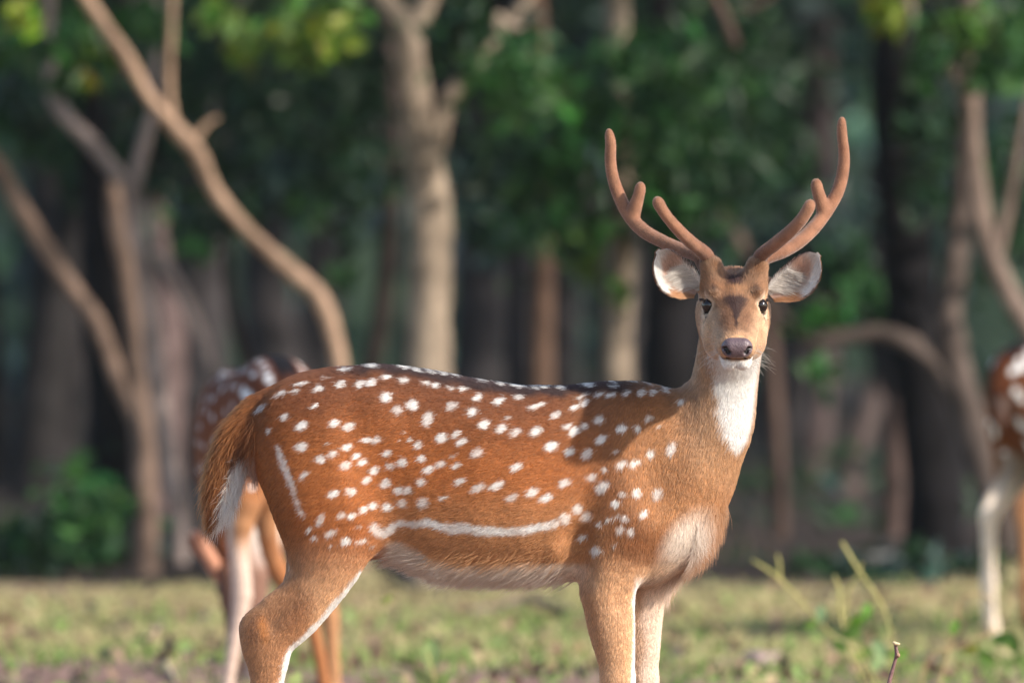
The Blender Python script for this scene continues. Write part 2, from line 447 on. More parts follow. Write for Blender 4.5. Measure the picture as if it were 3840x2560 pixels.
tree('tree', 'broad pale trunk forking at the top, straight behind the main deer\'s back', 41, BARK_PALE,
     [(983, 1200, 64), (983, 1000, 62), (985, 800, 60), (988, 600, 57), (985, 430, 54), (962, 280, 46), (948, 180, 41), (934, 75, 40), (905, 30, 32), (868, -25, 28), (800, -160, 24), (740, -500, 18), (720, -1100, 10)],
     [[(936, 90, 34), (965, 35, 30), (992, -25, 28), (1060, -220, 22), (1120, -600, 14)],
      [(1000, 340, 26), (1030, 230, 22), (1070, 180, 18), (1120, 110, 16), (1210, 0, 15), (1300, -120, 10)],
      [(1150, 90, 15, 40.6), (1140, 40, 16, 40.6), (1165, 60, 15, 40.6), (1230, 75, 12, 40.6)]],
     [(720, 70, 110, 75, 4, 90), (560, 110, 60, 60, 2, 26), (740, 90, 90, 50, 2, 30), (800, 200, 110, 140, 0, 160, 1.2), (1150, 150, 120, 130, 1, 120), (1060, 60, 80, 60, 0, 60)],
     [(0.2, 0.2, 4.2, 1.6, 1500, 1), (-1.2, -0.6, 3.6, 1.0, 500, 1)])
tree('tree', 'slender leaning tan trunk bending up to the left, rising from behind the grazing deer', 40, BARK_TAN,
     [(815, 1200, 28), (800, 1000, 25), (785, 870, 23), (768, 780, 22), (738, 690, 25), (690, 640, 23), (600, 560, 20), (540, 500, 19), (490, 430, 19), (450, 350, 23), (400, 290, 22), (340, 220, 17), (290, 130, 19), (200, 0, 18), (150, -120, 15), (60, -480, 9)],
     [[(400, 290, 12), (390, 200, 9), (394, 50, 9), (405, -140, 6)],
      [(440, 330, 12), (470, 290, 9), (500, 270, 5)]],
     [(330, 90, 90, 90, 1, 40), (540, 60, 80, 60, 4, 40), (205, 185, 28, 30, 5, 16), (190, 150, 60, 50, 2, 26), (65, 38, 38, 34, 2, 60), (180, 130, 130, 90, 1, 90)],
     [(-1.5, 0.2, 3.6, 1.3, 900, 1)])
tree('tree', 'grey trunk splitting into reddish slanting limbs near the left edge', 42, (0.19, 0.13, 0.10),
     [(333, 1200, 35), (333, 1100, 33), (330, 1000, 33), (318, 880, 25), (308, 750, 24), (288, 620, 25), (268, 500, 26), (258, 420, 22)],
     [[(326, 1000, 24), (305, 940, 24), (270, 870, 24), (222, 740, 24), (150, 640, 25), (60, 500, 24), (0, 390, 22), (-120, 200, 16), (-260, -100, 9)]],
     [(60, 300, 90, 110, 1, 60), (40, 180, 100, 100, 0, 90), (20, 60, 80, 80, 1, 50), (190, 1200, 130, 110, 1, 110, -0.6), (60, 1270, 90, 70, 0, 70, -0.6)],
     [(-1.6, 0, 3.8, 1.2, 800, 1)])
tree('tree', 'grey forked trunk with a Y-shaped top, crossing the dark trunk on the left', 43, (0.30, 0.24, 0.22),
     [(410, 1200, 24), (395, 1100, 25), (380, 1000, 24), (365, 900, 26), (350, 760, 25), (330, 640, 24), (310, 540, 25), (300, 450, 25), (225, 345, 20), (130, 240, 20), (115, 110, 17), (110, 0, 15), (90, -250, 10)],
     [[(303, 460, 22), (318, 380, 19), (338, 300, 16), (352, 240, 13), (362, 60, 9), (380, -200, 5)],
      [(505, 930, 20), (475, 830, 22), (430, 700, 20), (385, 620, 18), (350, 580, 15)]],
     [(110, 210, 120, 90, 1, 70), (420, 200, 90, 140, 0, 110), (480, 460, 110, 120, 0, 70, 0.8)],
     [(0.4, 0.3, 4.0, 1.5, 1000, 0)])
tree('tree', 'thick blackish trunk between the limbs at the left', 43.6, BARK_DARK,
     [(262, 1200, 74), (258, 900, 72), (248, 700, 70), (238, 520, 66), (225, 400, 50), (215, 250, 34), (190, 0, 28), (180, -500, 16)],
     [], [(350, 330, 160, 130, 0, 160), (220, 330, 120, 120, 0, 90), (520, 260, 90, 160, 0, 140)], [(0.3, 0.4, 4.2, 1.7, 1200, 0)])
tree('tree', 'pinkish grey trunk behind the forked tree on the left', 54, (0.22, 0.155, 0.145),
     [(372, 1150, 50), (375, 1000, 48), (388, 850, 46), (385, 700, 38), (372, 620, 26), (360, 400, 20), (350, -100, 12)], [], [], [(0, 0, 4.5, 1.5, 500, 0)])
tree('tree', 'thin dark crooked trunk left of the leaning one', 46, (0.05, 0.038, 0.034),
     [(590, 1150, 18), (575, 900, 18), (555, 790, 17), (530, 700, 16), (522, 600, 14), (530, 300, 11), (540, -100, 8)], [],
     [(600, 330, 110, 140, 0, 150), (640, 420, 90, 80, 3, 60), (470, 560, 60, 80, 1, 35), (800, 330, 90, 140, 0, 130)], [(0, 0, 4.0, 1.5, 900, 0)])
tree('tree', 'dim slanting trunk just left of the broad pale one', 48, (0.07, 0.052, 0.045),
     [(800, 1150, 26), (850, 850, 26), (880, 700, 26), (895, 520, 26), (900, 300, 24), (890, 0, 20), (900, -400, 12)], [],
     [(860, 420, 100, 110, 0, 90), (700, 360, 80, 120, 0, 110), (690, 480, 100, 60, 1, 30), (790, 650, 60, 40, 1, 22)], [(0, 0, 4.2, 1.6, 900, 0)])
tree('tree', 'pale trunk half covered in leaves, left of the antlers and ear', 43, BARK_PALE,
     [(1415, 1200, 42), (1416, 1000, 42), (1420, 800, 41), (1428, 600, 38), (1424, 300, 34), (1416, 0, 32), (1400, -500, 22), (1380, -1100, 10)], [],
     [(1420, 130, 70, 70, 1, 30), (1340, 300, 170, 190, 1, 230), (1260, 430, 120, 150, 1, 130), (1330, 560, 70, 70, 4, 34), (1560, 300, 150, 200, 1, 220), (1640, 430, 110, 110, 0, 80), (1500, 480, 80, 120, 1, 80), (1420, 670, 22, 32, 4, 12)],
     [(0.2, -0.3, 4.0, 1.5, 1200, 1)])
tree('tree', 'brown trunk rising just right of the dark slim one, over the deer\'s shoulders', 46, (0.17, 0.105, 0.075),
     [(1240, 1200, 36), (1241, 900, 35), (1245, 700, 33), (1248, 500, 30), (1240, 200, 26), (1225, -200, 18)], [],
     [(1180, 300, 120, 200, 0, 230), (1250, 520, 90, 70, 1, 60)], [(0, 0, 4.2, 1.6, 900, 0)])
tree('tree', 'dark slim trunk right of the broad pale one', 49, (0.035, 0.033, 0.038),
     [(1190, 1150, 34), (1192, 800, 33), (1195, 500, 30), (1190, 0, 26), (1180, -400, 18)], [], [(1120, 480, 90, 140, 3, 110), (1110, 560, 60, 60, 0, 40)], [(0, 0, 4.5, 1.6, 700, 0)])
tree('tree', 'thick black trunk directly behind the deer\'s ear', 47, BARK_DARK,
     [(1538, 1200, 82), (1540, 900, 78), (1540, 700, 74), (1542, 500, 66), (1530, 200, 54), (1520, -300, 40)], [],
     [(1600, 200, 130, 200, 0, 240), (1760, 330, 100, 200, 0, 150), (1700, 90, 120, 90, 0, 120)], [(0, 0, 4.5, 1.7, 1000, 0)])
tree('tree', 'brown branching trunk between the deer\'s antlers', 48, (0.12, 0.08, 0.065),
     [(1790, 1150, 22), (1770, 800, 22), (1740, 650, 22), (1690, 540, 20), (1640, 440, 18), (1590, 200, 14), (1540, 0, 12), (1500, -300, 8)],
     [[(1690, 110, 14, 41), (1665, 40, 14, 41), (1630, -30, 13, 41), (1580, -200, 9, 41)], [(1690, 20, 9, 42), (1740, 12, 9, 42), (1800, -30, 7, 42)]],
     [(1650, 130, 110, 120, 1, 110), (1840, 560, 120, 110, 3, 90), (1720, 260, 80, 90, 1, 60)], [(0, 0, 4.2, 1.4, 700, 0)])
tree('tree', 'massive dark trunk leaning left on the right side', 43.2, BARK_DARK,
     [(2150, 1240, 84), (2145, 1100, 80), (2125, 900, 76), (2085, 620, 70), (2066, 300, 68), (2060, 0, 66), (2050, -500, 40)], [],
     [(2000, 660, 130, 70, 1, 90, 1.2), (1960, 620, 90, 110, 0, 80, 1.2), (2030, 30, 90, 40, 2, 26), (2150, 300, 70, 240, 0, 150), (2300, 560, 60, 200, 0, 90), (1900, 720, 60, 50, 1, 40)],
     [(0.2, 0, 4.3, 1.6, 1200, 0)])
tree('tree', 'curving grey brown trunk near the right edge', 41, (0.19, 0.14, 0.115),
     [(2480, 1200, 34), (2440, 930, 32), (2370, 770, 29), (2312, 660, 28), (2262, 540, 28), (2240, 400, 27), (2230, 250, 26), (2227, 80, 24), (2228, -100, 20), (2240, -500, 12)],
     [[(2230, 240, 16), (2185, 150, 13), (2120, 80, 12), (2085, 0, 11), (2060, -120, 8)], [(2285, 600, 18), (2310, 500, 15), (2340, 350, 12), (2380, 100, 8)]],
     [(2240, 60, 100, 80, 4, 60), (2250, 190, 90, 60, 1, 50), (2320, 100, 60, 110, 1, 60), (2150, 110, 60, 60, 1, 40)], [(0.3, -0.2, 4.0, 1.4, 1100, 1)])
tree('tree', 'grey trunk with a long arching limb, beside the deer at the right edge', 42.6, (0.105, 0.08, 0.068),
     [(2300, 1220, 48), (2270, 1100, 48), (2225, 950, 45), (2190, 820, 40), (2180, 720, 38), (2195, 600, 34), (2215, 350, 28), (2215, -100, 20)],
     [[(2195, 900, 34), (2120, 810, 28), (2030, 765, 24), (1940, 775, 20), (1860, 780, 18), (1800, 725, 14), (1740, 640, 9)]],
     [(1900, 850, 60, 40, 1, 14)], [(0, 0, 4.3, 1.5, 900, 0)])
tree('tree', 'straight brownish trunk left of the massive dark one', 48, (0.11, 0.075, 0.065),
     [(2048, 1200, 34), (2052, 1050, 32), (2062, 900, 28), (2068, 700, 24), (2080, 200, 18), (2080, -200, 12)], [], [(1900, 530, 100, 90, 3, 70)], [(0, 0, 4.3, 1.4, 700, 0)])
tree('tree', 'slanting pinkish trunk farther back, right of the deer\'s chest', 60, (0.16, 0.12, 0.11),
     [(1950, 1080, 30), (1975, 1000, 30), (2005, 910, 28), (2030, 780, 24), (2050, 400, 18), (2060, -100, 12)], [], [], [(0, 0, 5, 1.6, 600, 0)])
tree('tree', 'pinkish upright trunk farther back, nearer the deer\'s chest', 63, (0.15, 0.11, 0.105),
     [(1862, 1080, 34), (1875, 1000, 32), (1890, 900, 28), (1900, 700, 24), (1890, 200, 18), (1890, -200, 12)], [], [], [(0, 0, 5, 1.6, 600, 0)])

# trees deeper in the wood: three kinds, copied
protos = []
for k in range(3):
    e = empty('tree', (0, 0, 0)); path = [(0, 0, -0.2)]; rad = [0.17]
    for z in (1.2, 2.4, 3.6, 5.2, 7.0): path.append((rng.normal() * 0.16 * z**0.6, rng.normal() * 0.15, z)); rad.append(0.15 * (1 - z / 8.5))
    V, Q, T, c = tube(path, rad, seg=9, col=[(0.026, 0.024, 0.025), (0.034, 0.030, 0.031), (0.02, 0.018, 0.018)][k])
    mesh_np('trunk', V, Q, T, M_bark, e, c)
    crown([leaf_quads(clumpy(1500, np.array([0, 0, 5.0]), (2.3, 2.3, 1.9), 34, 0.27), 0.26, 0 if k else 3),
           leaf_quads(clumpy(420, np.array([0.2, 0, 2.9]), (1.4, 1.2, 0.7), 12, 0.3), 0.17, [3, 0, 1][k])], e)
    protos.append(e)
n_far = 0
for Dd in np.linspace(53, 90, 24):
    half = 0.5 * 3840 * Dd / FPX + 2.2
    x = float((rng.random() * 2 - 1) * half); src = protos[n_far % 3]
    o = src if n_far < 3 else src.copy()
    if n_far >= 3:
        COL.objects.link(o)
        for ch in src.children:
            c = ch.copy(); COL.objects.link(c); c.parent = o
    o.location = (x, Dd - DIST, 0); o.rotation_euler = (rng.normal() * 0.03, rng.normal() * 0.05, rng.random() * 6.28)
    sc_ = 0.8 + 0.6 * rng.random(); o.scale = (sc_, sc_, 0.9 + 0.3 * rng.random())
    tag(o, 'dim leafy tree standing deep in the wood behind the front row', 'tree', 'trees deep in the wood')
    n_far += 1
# the far wood that reads as one mass
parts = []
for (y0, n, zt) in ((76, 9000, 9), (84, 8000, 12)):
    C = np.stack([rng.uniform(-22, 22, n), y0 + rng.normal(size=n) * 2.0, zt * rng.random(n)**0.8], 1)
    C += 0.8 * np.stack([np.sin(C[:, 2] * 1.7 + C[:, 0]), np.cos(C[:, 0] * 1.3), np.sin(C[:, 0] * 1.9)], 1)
    V_, c_ = leaf_quads(C, 0.5, 3, 0.7); parts.append((V_, np.clip(c_ * 2.2, 0, .6)))  # leaf colour lightened, painting distant haze into the foliage
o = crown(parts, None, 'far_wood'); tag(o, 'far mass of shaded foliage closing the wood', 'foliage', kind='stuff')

n = 11000                                     # low scrub on the floor of the wood
y0 = 18.3 + 42 * rng.random(n)**1.5; x0 = (rng.random(n) * 2 - 1) * (0.5 * 3840 * (y0 + DIST) / FPX + 1.2)
dn = wob(np.stack([x0, y0, 0 * x0], 1), .8, 3) + .5 * wob(np.stack([x0, y0, 0 * x0], 1), 2.3, 5)
kp = dn > (.05 + .25 * rng.random(n)); x0, y0, dn = x0[kp], y0[kp], dn[kp]
C = np.stack([x0, y0, .02 + rng.random(len(x0)) * (.06 + .34 * np.clip(dn, 0, 1) * sstep(18.3, 21, y0))], 1)
o = crown([leaf_quads(C[::3], .11, 0), leaf_quads(C[1::3], .11, 1), leaf_quads(C[2::3], .12, 3)], None, 'undergrowth'); tag(o, 'low shaded scrub covering the floor of the wood', 'undergrowth', kind='stuff')
# undergrowth at the wood's edge: bushes
bush_spots = [(60, 1290, 42.5, 110, 90, 0, 'low dark bush at the far left edge of the wood'), (215, 1240, 43, 130, 100, 0, 'green bush at the foot of the grey trunk on the left'),
              (1850, 1330, 43.5, 110, 40, 1, 'low green bush right of the deer\'s chest'), (1690, 1330, 45, 60, 60, 0, 'low dark bush just right of the deer\'s brisket'), (2330, 1290, 43, 60, 90, 0, 'dark bush behind the deer at the right edge'),
              (1150, 1330, 43, 160, 45, 0, 'low dark bush seen under the main deer\'s belly'), (700, 1300, 44, 120, 80, 0, 'dark bush behind the grazing deer')]
for (u, v, D, ru, rv, tone, lab) in bush_spots:
    base = uvw(u, vground(D), D); base[2] = 0; f = S * D / FPX
    e = empty('bush', base, lab, 'bush'); c = uvw(u, v, D) - base
    n = int(ru * rv / 30) + 60
    crown([leaf_quads(clumpy(n, c, (ru * f, 0.35, rv * f), 10, 0.35), 0.09, tone), leaf_quads(clumpy(n // 3, c, (ru * f, 0.35, rv * f), 10, 0.35), 0.08, 1)], e, 'foliage')
    for k in range(4):
        V, Q, T, cc = tube([(0.02 * k, 0, -0.03), (c[0] + (k - 1.5) * 0.1, c[1], max(c[2], 0.05) * 0.6), (c[0] + (k - 1.5) * ru * f * 0.4, c[1], max(c[2], 0.08) + rv * f * 0.4)], (0.012, 0.009, 0.004), seg=6, per=3, col=(0.07, 0.05, 0.035))
        mesh_np('stem', V, Q, T, M_stem, e, cc)

# ------------------------------------------------------------------ grass
n = 90000
D = 29.3 + 11.2 * rng.random(n); x = (rng.random(n) * 2 - 1) * (0.5 * 3840 * D / FPX + 0.5); D = np.minimum(D, 38.8 + .8 * np.sin(x * 3.1 + 1) * np.sin(x * 1.3) + .9 * rng.random(n)); y = D - DIST
pn = wob(np.stack([x, y, 0 * x], 1), 1.6, 1) + 0.6 * wob(np.stack([x, y, 0 * x], 1), 5.3, 2)
keep = rng.random(n) < np.clip(0.52 + 0.6 * pn + 0.06 * (D - 32), 0.05, 1) * np.where(D < 31.3 - 0.55 * x + 0.6 * pn, 0.12, 1)
x, y, D, pn = x[keep], y[keep], D[keep], pn[keep]; n = len(x)
hgt = (0.016 + 0.034 * rng.random(n)) * np.where(rng.random(n) < 0.03, 1.8, 1) * (1 + 1.3 * (D > 38.2) * (np.sin(x * 7.3) + np.sin(x * 2.9 + 2) > .9))
th = rng.random(n) * 6.28; wd = 0.004 + 0.004 * rng.random(n); lean = hgt * (0.3 + 0.9 * rng.random(n)); ph = rng.random(n) * 6.28
bx = np.stack([np.cos(th) * wd, np.sin(th) * wd, 0 * th], 1); B = np.stack([x, y, ground_z(x, y) - 0.004], 1)
lv = np.stack([np.cos(ph) * lean, np.sin(ph) * lean, 0 * ph], 1)
M1 = B + lv * 0.35 + np.array([0, 0, 1]) * (hgt * 0.6)[:, None]; TP = B + lv + np.array([0, 0, 1]) * hgt[:, None]
V = np.stack([B - bx, B + bx, M1 + bx * 0.7, M1 - bx * 0.7, TP], 1).reshape(-1, 3)
i5 = np.arange(n)[:, None] * 5
green = sstep(-0.25, 0.5, -pn + 0.5 * rng.normal(size=n) - 0.12 * (D - 33.5))[:, None]
c = (1 - green) * np.array([0.47, 0.395, 0.21]) + green * np.array([0.20, 0.29, 0.08]); c = c * (0.7 + 0.6 * rng.random((n, 1)))
tag(mesh_np('grass', V, i5 + np.array([[0, 1, 2, 3]]), i5 + np.array([[3, 2, 4]]), M_grass, None, c.repeat(5, 0), False), 'short sunlit tan and green grass covering the clearing', 'grass', kind='stuff')
n = 9000                                      # sparse tufts on the nearer bare soil
Dn = 18 + 11.3 * rng.random(n); xn = (rng.random(n) * 2 - 1) * 2.2; yn = Dn - DIST; kn = wob(np.stack([xn, yn, 0 * xn], 1), 3.1, 4) > .15
xn, yn = xn[kn], yn[kn]; n = len(xn); an = rng.random(n) * 6.28; hn = .015 + .03 * rng.random(n)
Bn = np.stack([xn, yn, ground_z(xn, yn) - .004], 1); sn = np.stack([np.cos(an), np.sin(an), 0 * an], 1) * .005
Vn = np.stack([Bn - sn, Bn + sn, Bn + rng.normal(size=(n, 3)) * .012 * [1, 1, 0] + [0, 0, 1] * hn[:, None]], 1).reshape(-1, 3)
tag(mesh_np('grass', Vn, None, np.arange(3 * n).reshape(-1, 3), M_grass, None, (np.array([.26, .30, .10]) * (.7 + .6 * rng.random((n, 1)))).repeat(3, 0), False), 'sparse grass tufts on the bare soil around the main deer', 'grass', kind='stuff')
# leaf litter, clods
n = 1500
D = 29.5 + 10 * rng.random(n); x = (rng.random(n) * 2 - 1) * 2.3; y = D - DIST
C = np.stack([x, y, ground_z(x, y) + 0.015 + 0.03 * rng.random(n)], 1)
V, c = leaf_quads(C, 0.055, 0, 0.6)
pal = np.array([(0.33, 0.22, 0.15), (0.20, 0.12, 0.08), (0.42, 0.33, 0.18), (0.20, 0.30, 0.08), (0.07, 0.05, 0.045)])[rng.integers(0, 5, n)]
tag(mesh_np('leaf_litter', V, np.arange(len(V)).reshape(-1, 4), mat=M_leaf, col=pal.repeat(4, 0), smooth=False), 'fallen leaves and small herbs scattered through the grass', 'leaf litter', kind='stuff')

# clods of dark earth and small herb clumps one can tell apart
def lump(name, px, py, r, col, label, cat):
    D = FPX * CAMZ / (py - HORIZON); p = P(px, py, D); p[2] = ground_z(p[0], p[1])
    q = nrm(rng.normal(size=(1, 3)))
    th, ph = np.meshgrid(np.linspace(0, 2 * np.pi, 14, endpoint=False), np.linspace(0.02, 1.75, 7), indexing='ij')
    d = np.stack([np.sin(ph) * np.cos(th), np.sin(ph) * np.sin(th), np.cos(ph)], -1)
    rr = r * (1 + 0.25 * np.sin(3 * th + px) * np.sin(ph * 2) + 0.12 * rng.normal(size=th.shape))
    V = (d * rr[..., None] * np.array([1.3, 1, 0.75])).reshape(-1, 3); a = np.arange(14 * 7).reshape(14, 7)
    a2 = np.roll(a, -1, 0)
    Q = np.stack([a[:, :-1], a[:, 1:], a2[:, 1:], a2[:, :-1]], -1).reshape(-1, 4)
    c = np.array(col) * (0.8 + 0.4 * rng.random((len(V), 1)))
    o = mesh_np(name, V, Q, mat=M_stem, col=c); o.location = p
    tag(o, label, cat)
lump('earth_clod', 40, 2480, 0.024, (0.07, 0.05, 0.04), 'small dark clod of earth at the lower left corner', 'clod')
lump('earth_clod', 2700, 2360, 0.034, (0.10, 0.075, 0.075), 'dark pointed clod right of the main deer\'s forelegs', 'clod')
lump('stone', 2720, 2500, 0.034, (0.34, 0.22, 0.19), 'pinkish brown stone in the grass right of the forelegs, left of two', 'stone')
lump('stone', 2860, 2492, 0.05, (0.36, 0.26, 0.24), 'long pinkish grey stone in the grass, right of the smaller one', 'stone')
lump('earth_clod', 555, 2520, 0.02, (0.06, 0.045, 0.04), 'small dark clod on bare soil left of the grazing deer', 'clod')
lump('earth_clod', 3480, 2500, 0.04, (0.13, 0.10, 0.09), 'brown clod in the grass at the lower right', 'clod')
def stick(pts, r, col, label):
    D0 = FPX * CAMZ / (pts[0][1] - HORIZON); base = P(pts[0][0], pts[0][1], D0); base[2] = ground_z(base[0], base[1])
    path = []
    for (px, py, *dz) in pts:
        Dp = FPX * CAMZ / (py - HORIZON); q = P(px, py, Dp); q[2] = ground_z(q[0], q[1]) + r * 0.6 + (dz[0] if dz else 0); path.append(q - base)
    V, Q, T, c = tube(path, [r] * (len(path) - 1) + [r * 0.5], seg=8, per=4, col=col)
    o = mesh_np('fallen_branch', V, Q, T, M_stem, None, c); o.location = base
    tag(o, label, 'branch')
stick([(1700, 2310, 0), (1850, 2306, 0.01), (1990, 2300, 0.03), (2180, 2318, 0)], 0.016, (0.15, 0.10, 0.085), 'brown fallen branch lying behind the main deer\'s forelegs')
stick([(1260, 2440, 0), (1340, 2430, 0.01), (1430, 2436, 0.01)], 0.010, (0.06, 0.06, 0.04), 'short dark fallen branch right of the main deer\'s hock')
stick([(540, 2440, 0.02), (610, 2395, 0.03)], 0.013, (0.42, 0.31, 0.22), 'short pale stick left of the grazing deer')
stick([(600, 2505, 0.02), (660, 2550, 0.0)], 0.011, (0.38, 0.34, 0.20), 'pale curved stick on the bare soil at the bottom left')

# ------------------------------------------------------------------ plants near the deer
def weed(name, label, D, stems, leaves, col, lcol, cat='plant', rpx=11):
    b0 = stems[0][-1]; base = P(b0[0], HORIZON + FPX * CAMZ / D, D); base[2] = 0
    e = empty(name, base, label, cat)
    for s_ in stems:
        path = [P(q[0], q[1], D + (q[3] if len(q) > 3 else 0)) - base for q in s_]
        if path[-1][2] < 0.12: path[-1][2] = -0.01
        rad = [0.52 * (q[2] if len(q) > 2 else rpx) * D / FPX for q in s_]
        V, Q, T, c = tube(path[::-1], rad[::-1], seg=8, per=4, col=col, bump=0.04)
        mesh_np('stem', V, Q, T, M_stem, e, c)
    for (px, py, L, ang, *cc) in leaves:
        c0 = P(px, py, D + 0.06 * rng.normal()) - base; a = np.array([math.cos(ang), 0.35 * rng.normal(), math.sin(ang)]); a /= np.linalg.norm(a)
        q = nrm(np.cross(a, np.array([0.3 * rng.normal(), 1, 0.5]))); nn = np.cross(a, q); Lm = L * D / FPX
        ts = np.linspace(-0.5, 0.5, 7); ws = 0.28 * np.cos(ts * np.pi)**0.7 + 0.01
        V = np.concatenate([np.stack([c0 + a * Lm * tt + q * Lm * w_ + nn * Lm * 0.08 - nn * Lm * 0.5 * tt * tt, c0 + a * Lm * tt - nn * Lm * 0.5 * tt * tt, c0 + a * Lm * tt - q * Lm * w_ + nn * Lm * 0.08 - nn * Lm * 0.5 * tt * tt]) for tt, w_ in zip(ts, ws)])
        F = []
        for i in range(6):
            for j in (0, 1): F.append((3 * i + j, 3 * i + j + 1, 3 * i + j + 4, 3 * i + j + 3))
        mesh_np('leaf', V, F, None, M_leaf, e, np.array(cc[0] if cc else lcol)[None] * (0.85 + 0.3 * rng.random((len(V), 1))))
    return e
YS, LG = (0.38, 0.35, 0.12), (0.18, 0.34, 0.06)
weed('weed', 'thin yellow forked weed stem right of the main deer\'s chest', 29.5, [[(2821, 2099, 8), (2908, 2157, 11), (2986, 2234, 11), (3070, 2330, 9), (3190, 2460, 7), (3260, 2613, 7)], [(2916, 2079, 8), (2922, 2120, 10), (2925, 2172, 10)]],
     [(3080, 2300, 75, 1.5, (0.24, 0.36, 0.16)), (3040, 2340, 60, 0.5)], YS, LG)
weed('weed', 'tall leafy yellow-green weed stem leaning left, behind the sharp twig', 29, [[(3156, 2031, 10), (3214, 2128, 12), (3243, 2171, 13), (3296, 2249, 12), (3330, 2330, 10), (3350, 2460, 8), (3340, 2640, 8)], [(3232, 2110, 6), (3215, 2160, 7), (3180, 2220, 8), (3178, 2330, 8), (3250, 2480, 8), (3330, 2600, 8)], [(3128, 2157, 10), (3148, 2215, 12), (3150, 2290, 12), (3190, 2420, 9), (3320, 2610, 9)]],
     [(3210, 2330, 80, 0.8, (0.12, 0.26, 0.03)), (3250, 2290, 75, 1.3, (0.13, 0.28, 0.04)), (3190, 2370, 90, 0.3, (0.13, 0.25, 0.05)), (3300, 2430, 90, -0.9, (0.26, 0.38, 0.17)), (3225, 2400, 70, 2.2, (0.33, 0.36, 0.12)), (3240, 2450, 80, 0.6), (3370, 2450, 90, 0.1), (3150, 2420, 70, 2.6), (3290, 2480, 90, 1.0, (0.28, 0.40, 0.17))], YS, LG)
weed('weed', 'bent weed with an arched reddish stem at the foot of the right-hand deer', 29, [[(3720, 2260, 8), (3690, 2232, 8), (3640, 2226, 9), (3600, 2250, 9), (3585, 2330, 10), (3560, 2420, 10), (3500, 2640, 11)], [(3730, 2360, 9), (3600, 2420, 11), (3480, 2470, 11), (3440, 2640, 11)]],
     [(3580, 2350, 70, 1.4), (3640, 2430, 70, 0.4, (0.32, 0.36, 0.05)), (3760, 2390, 90, 0.3, (0.12, 0.26, 0.05)), (3800, 2410, 90, 1.8, (0.14, 0.27, 0.05)), (3700, 2460, 80, 2.5)], (0.36, 0.26, 0.13), LG)
weed('weed', 'pale green seedling low in front, right of the main deer\'s hind leg', 28, [[(1600, 2440, 8), (1625, 2540, 9), (1640, 2700, 9)], [(1560, 2540, 7), (1600, 2610, 8), (1640, 2700, 9)]],
     [(1620, 2450, 130, 1.55, (0.30, 0.40, 0.14)), (1590, 2540, 110, 2.4, (0.30, 0.36, 0.13)), (1660, 2550, 90, 0.7, (0.28, 0.38, 0.12)), (1450, 2245, 60, 0.6, (0.34, 0.38, 0.12))], YS, LG)
weed('weed', 'small pale leaf shoot at the bottom edge beside the hind leg', 27, [[(1110, 2550, 7), (1120, 2620, 8), (1130, 2753, 9)]], [(1105, 2550, 80, 0.9, (0.33, 0.40, 0.14)), (1085, 2590, 60, 2.2)], YS, LG)
# the sharp twig in the plane of the deer
tw = empty('twig', (*P(3330, 2560, 22.0)[:2], 0), 'bare reddish twig with a snapped tip, standing sharp in front at the lower right', 'twig')
b0 = np.array(tw.location)
tpts = [(3358, 2412, 7), (3361, 2432, 6.5), (3363, 2450, 8), (3357, 2475, 6.5), (3346, 2515, 7), (3334, 2560, 8), (3310, 2700, 9), (3300, 3135, 11)]
V, Q, T, c = tube([P(a, b_, 22.0) - b0 for a, b_, _ in tpts][::-1], [r_ * K for *_, r_ in tpts][::-1], seg=10, per=5, col=(0.19, 0.105, 0.10), bump=0.05)
mesh_np('stem', V, Q, T, M_stem, tw, c)
for (pts_, r_, cc, nm) in (([(3349, 2406), (3357, 2411), (3373, 2414)], (4, 7, 5), (0.62, 0.50, 0.30), 'broken_tip'), ([(3362, 2452), (3368, 2456), (3371, 2462)], (7, 9, 5), (0.32, 0.2, 0.13), 'bud_scar')):
    V, Q, T, c = tube([P(a, b_, 21.995) - b0 for a, b_ in pts_], [q * K for q in r_], seg=8, per=4, col=cc)
    mesh_np(nm, V, Q, T, M_stem, tw, c)
# ------------------------------------------------------------------ air
V = np.array([(x, y, z) for x in (-165, 165) for y in (-64, 325) for z in (-1.2, 40)], float)
m = bpy.data.materials.new('haze_air'); m.use_nodes = True; t = m.node_tree; t.nodes.clear()
vo = t.nodes.new('ShaderNodeVolumePrincipled'); vo.inputs['Color'].default_value = (0.75, 0.82, 0.86, 1); vo.inputs['Density'].default_value = HAZE; vo.inputs['Anisotropy'].default_value = 0.1
t.links.new(vo.outputs[0], t.nodes.new('ShaderNodeOutputMaterial').inputs['Volume'])
tag(mesh_np('haze', V, [(0, 1, 3, 2), (4, 6, 7, 5), (0, 4, 5, 1), (2, 3, 7, 6), (0, 2, 6, 4), (1, 5, 7, 3)], mat=m, smooth=False), kind='stuff')
#@@PART3
# ================================================================== THE MAIN DEER
def Pd(px, py, y=0.0): return P(px, py, DIST + y)
BASE = P(1900, 0, DIST); BASE[2] = 0.0; BASE[1] = 0.0
def zpx(py): return CAMZ - (py - HORIZON) * K
def xpx(px): return (px - 1920) * K
TR = [(945, 1600, 1700, .028), (975, 1530, 1800, .060), (1030, 1474, 1900, .085), (1110, 1434, 1980, .108), (1250, 1386, 2050, .128), (1404, 1366, 2090, .130), (1520, 1376, 2132, .128),
      (1633, 1393, 2166, .138), (1800, 1426, 2172, .152), (1960, 1449, 2176, .152), (2123, 1449, 2176, .142), (2253, 1434, 2180, .128), (2380, 1432, 2192, .118),
      (2470, 1446, 2160, .106), (2530, 1490, 2090, .085), (2580, 1560, 1990, .050)]
trunk_loft = lambda: Loft([(xpx(a), d_, zpx(b_), zpx(c_)) for a, b_, c_, d_ in TR], k=0.04, ex=2.15, lift=-0.04)
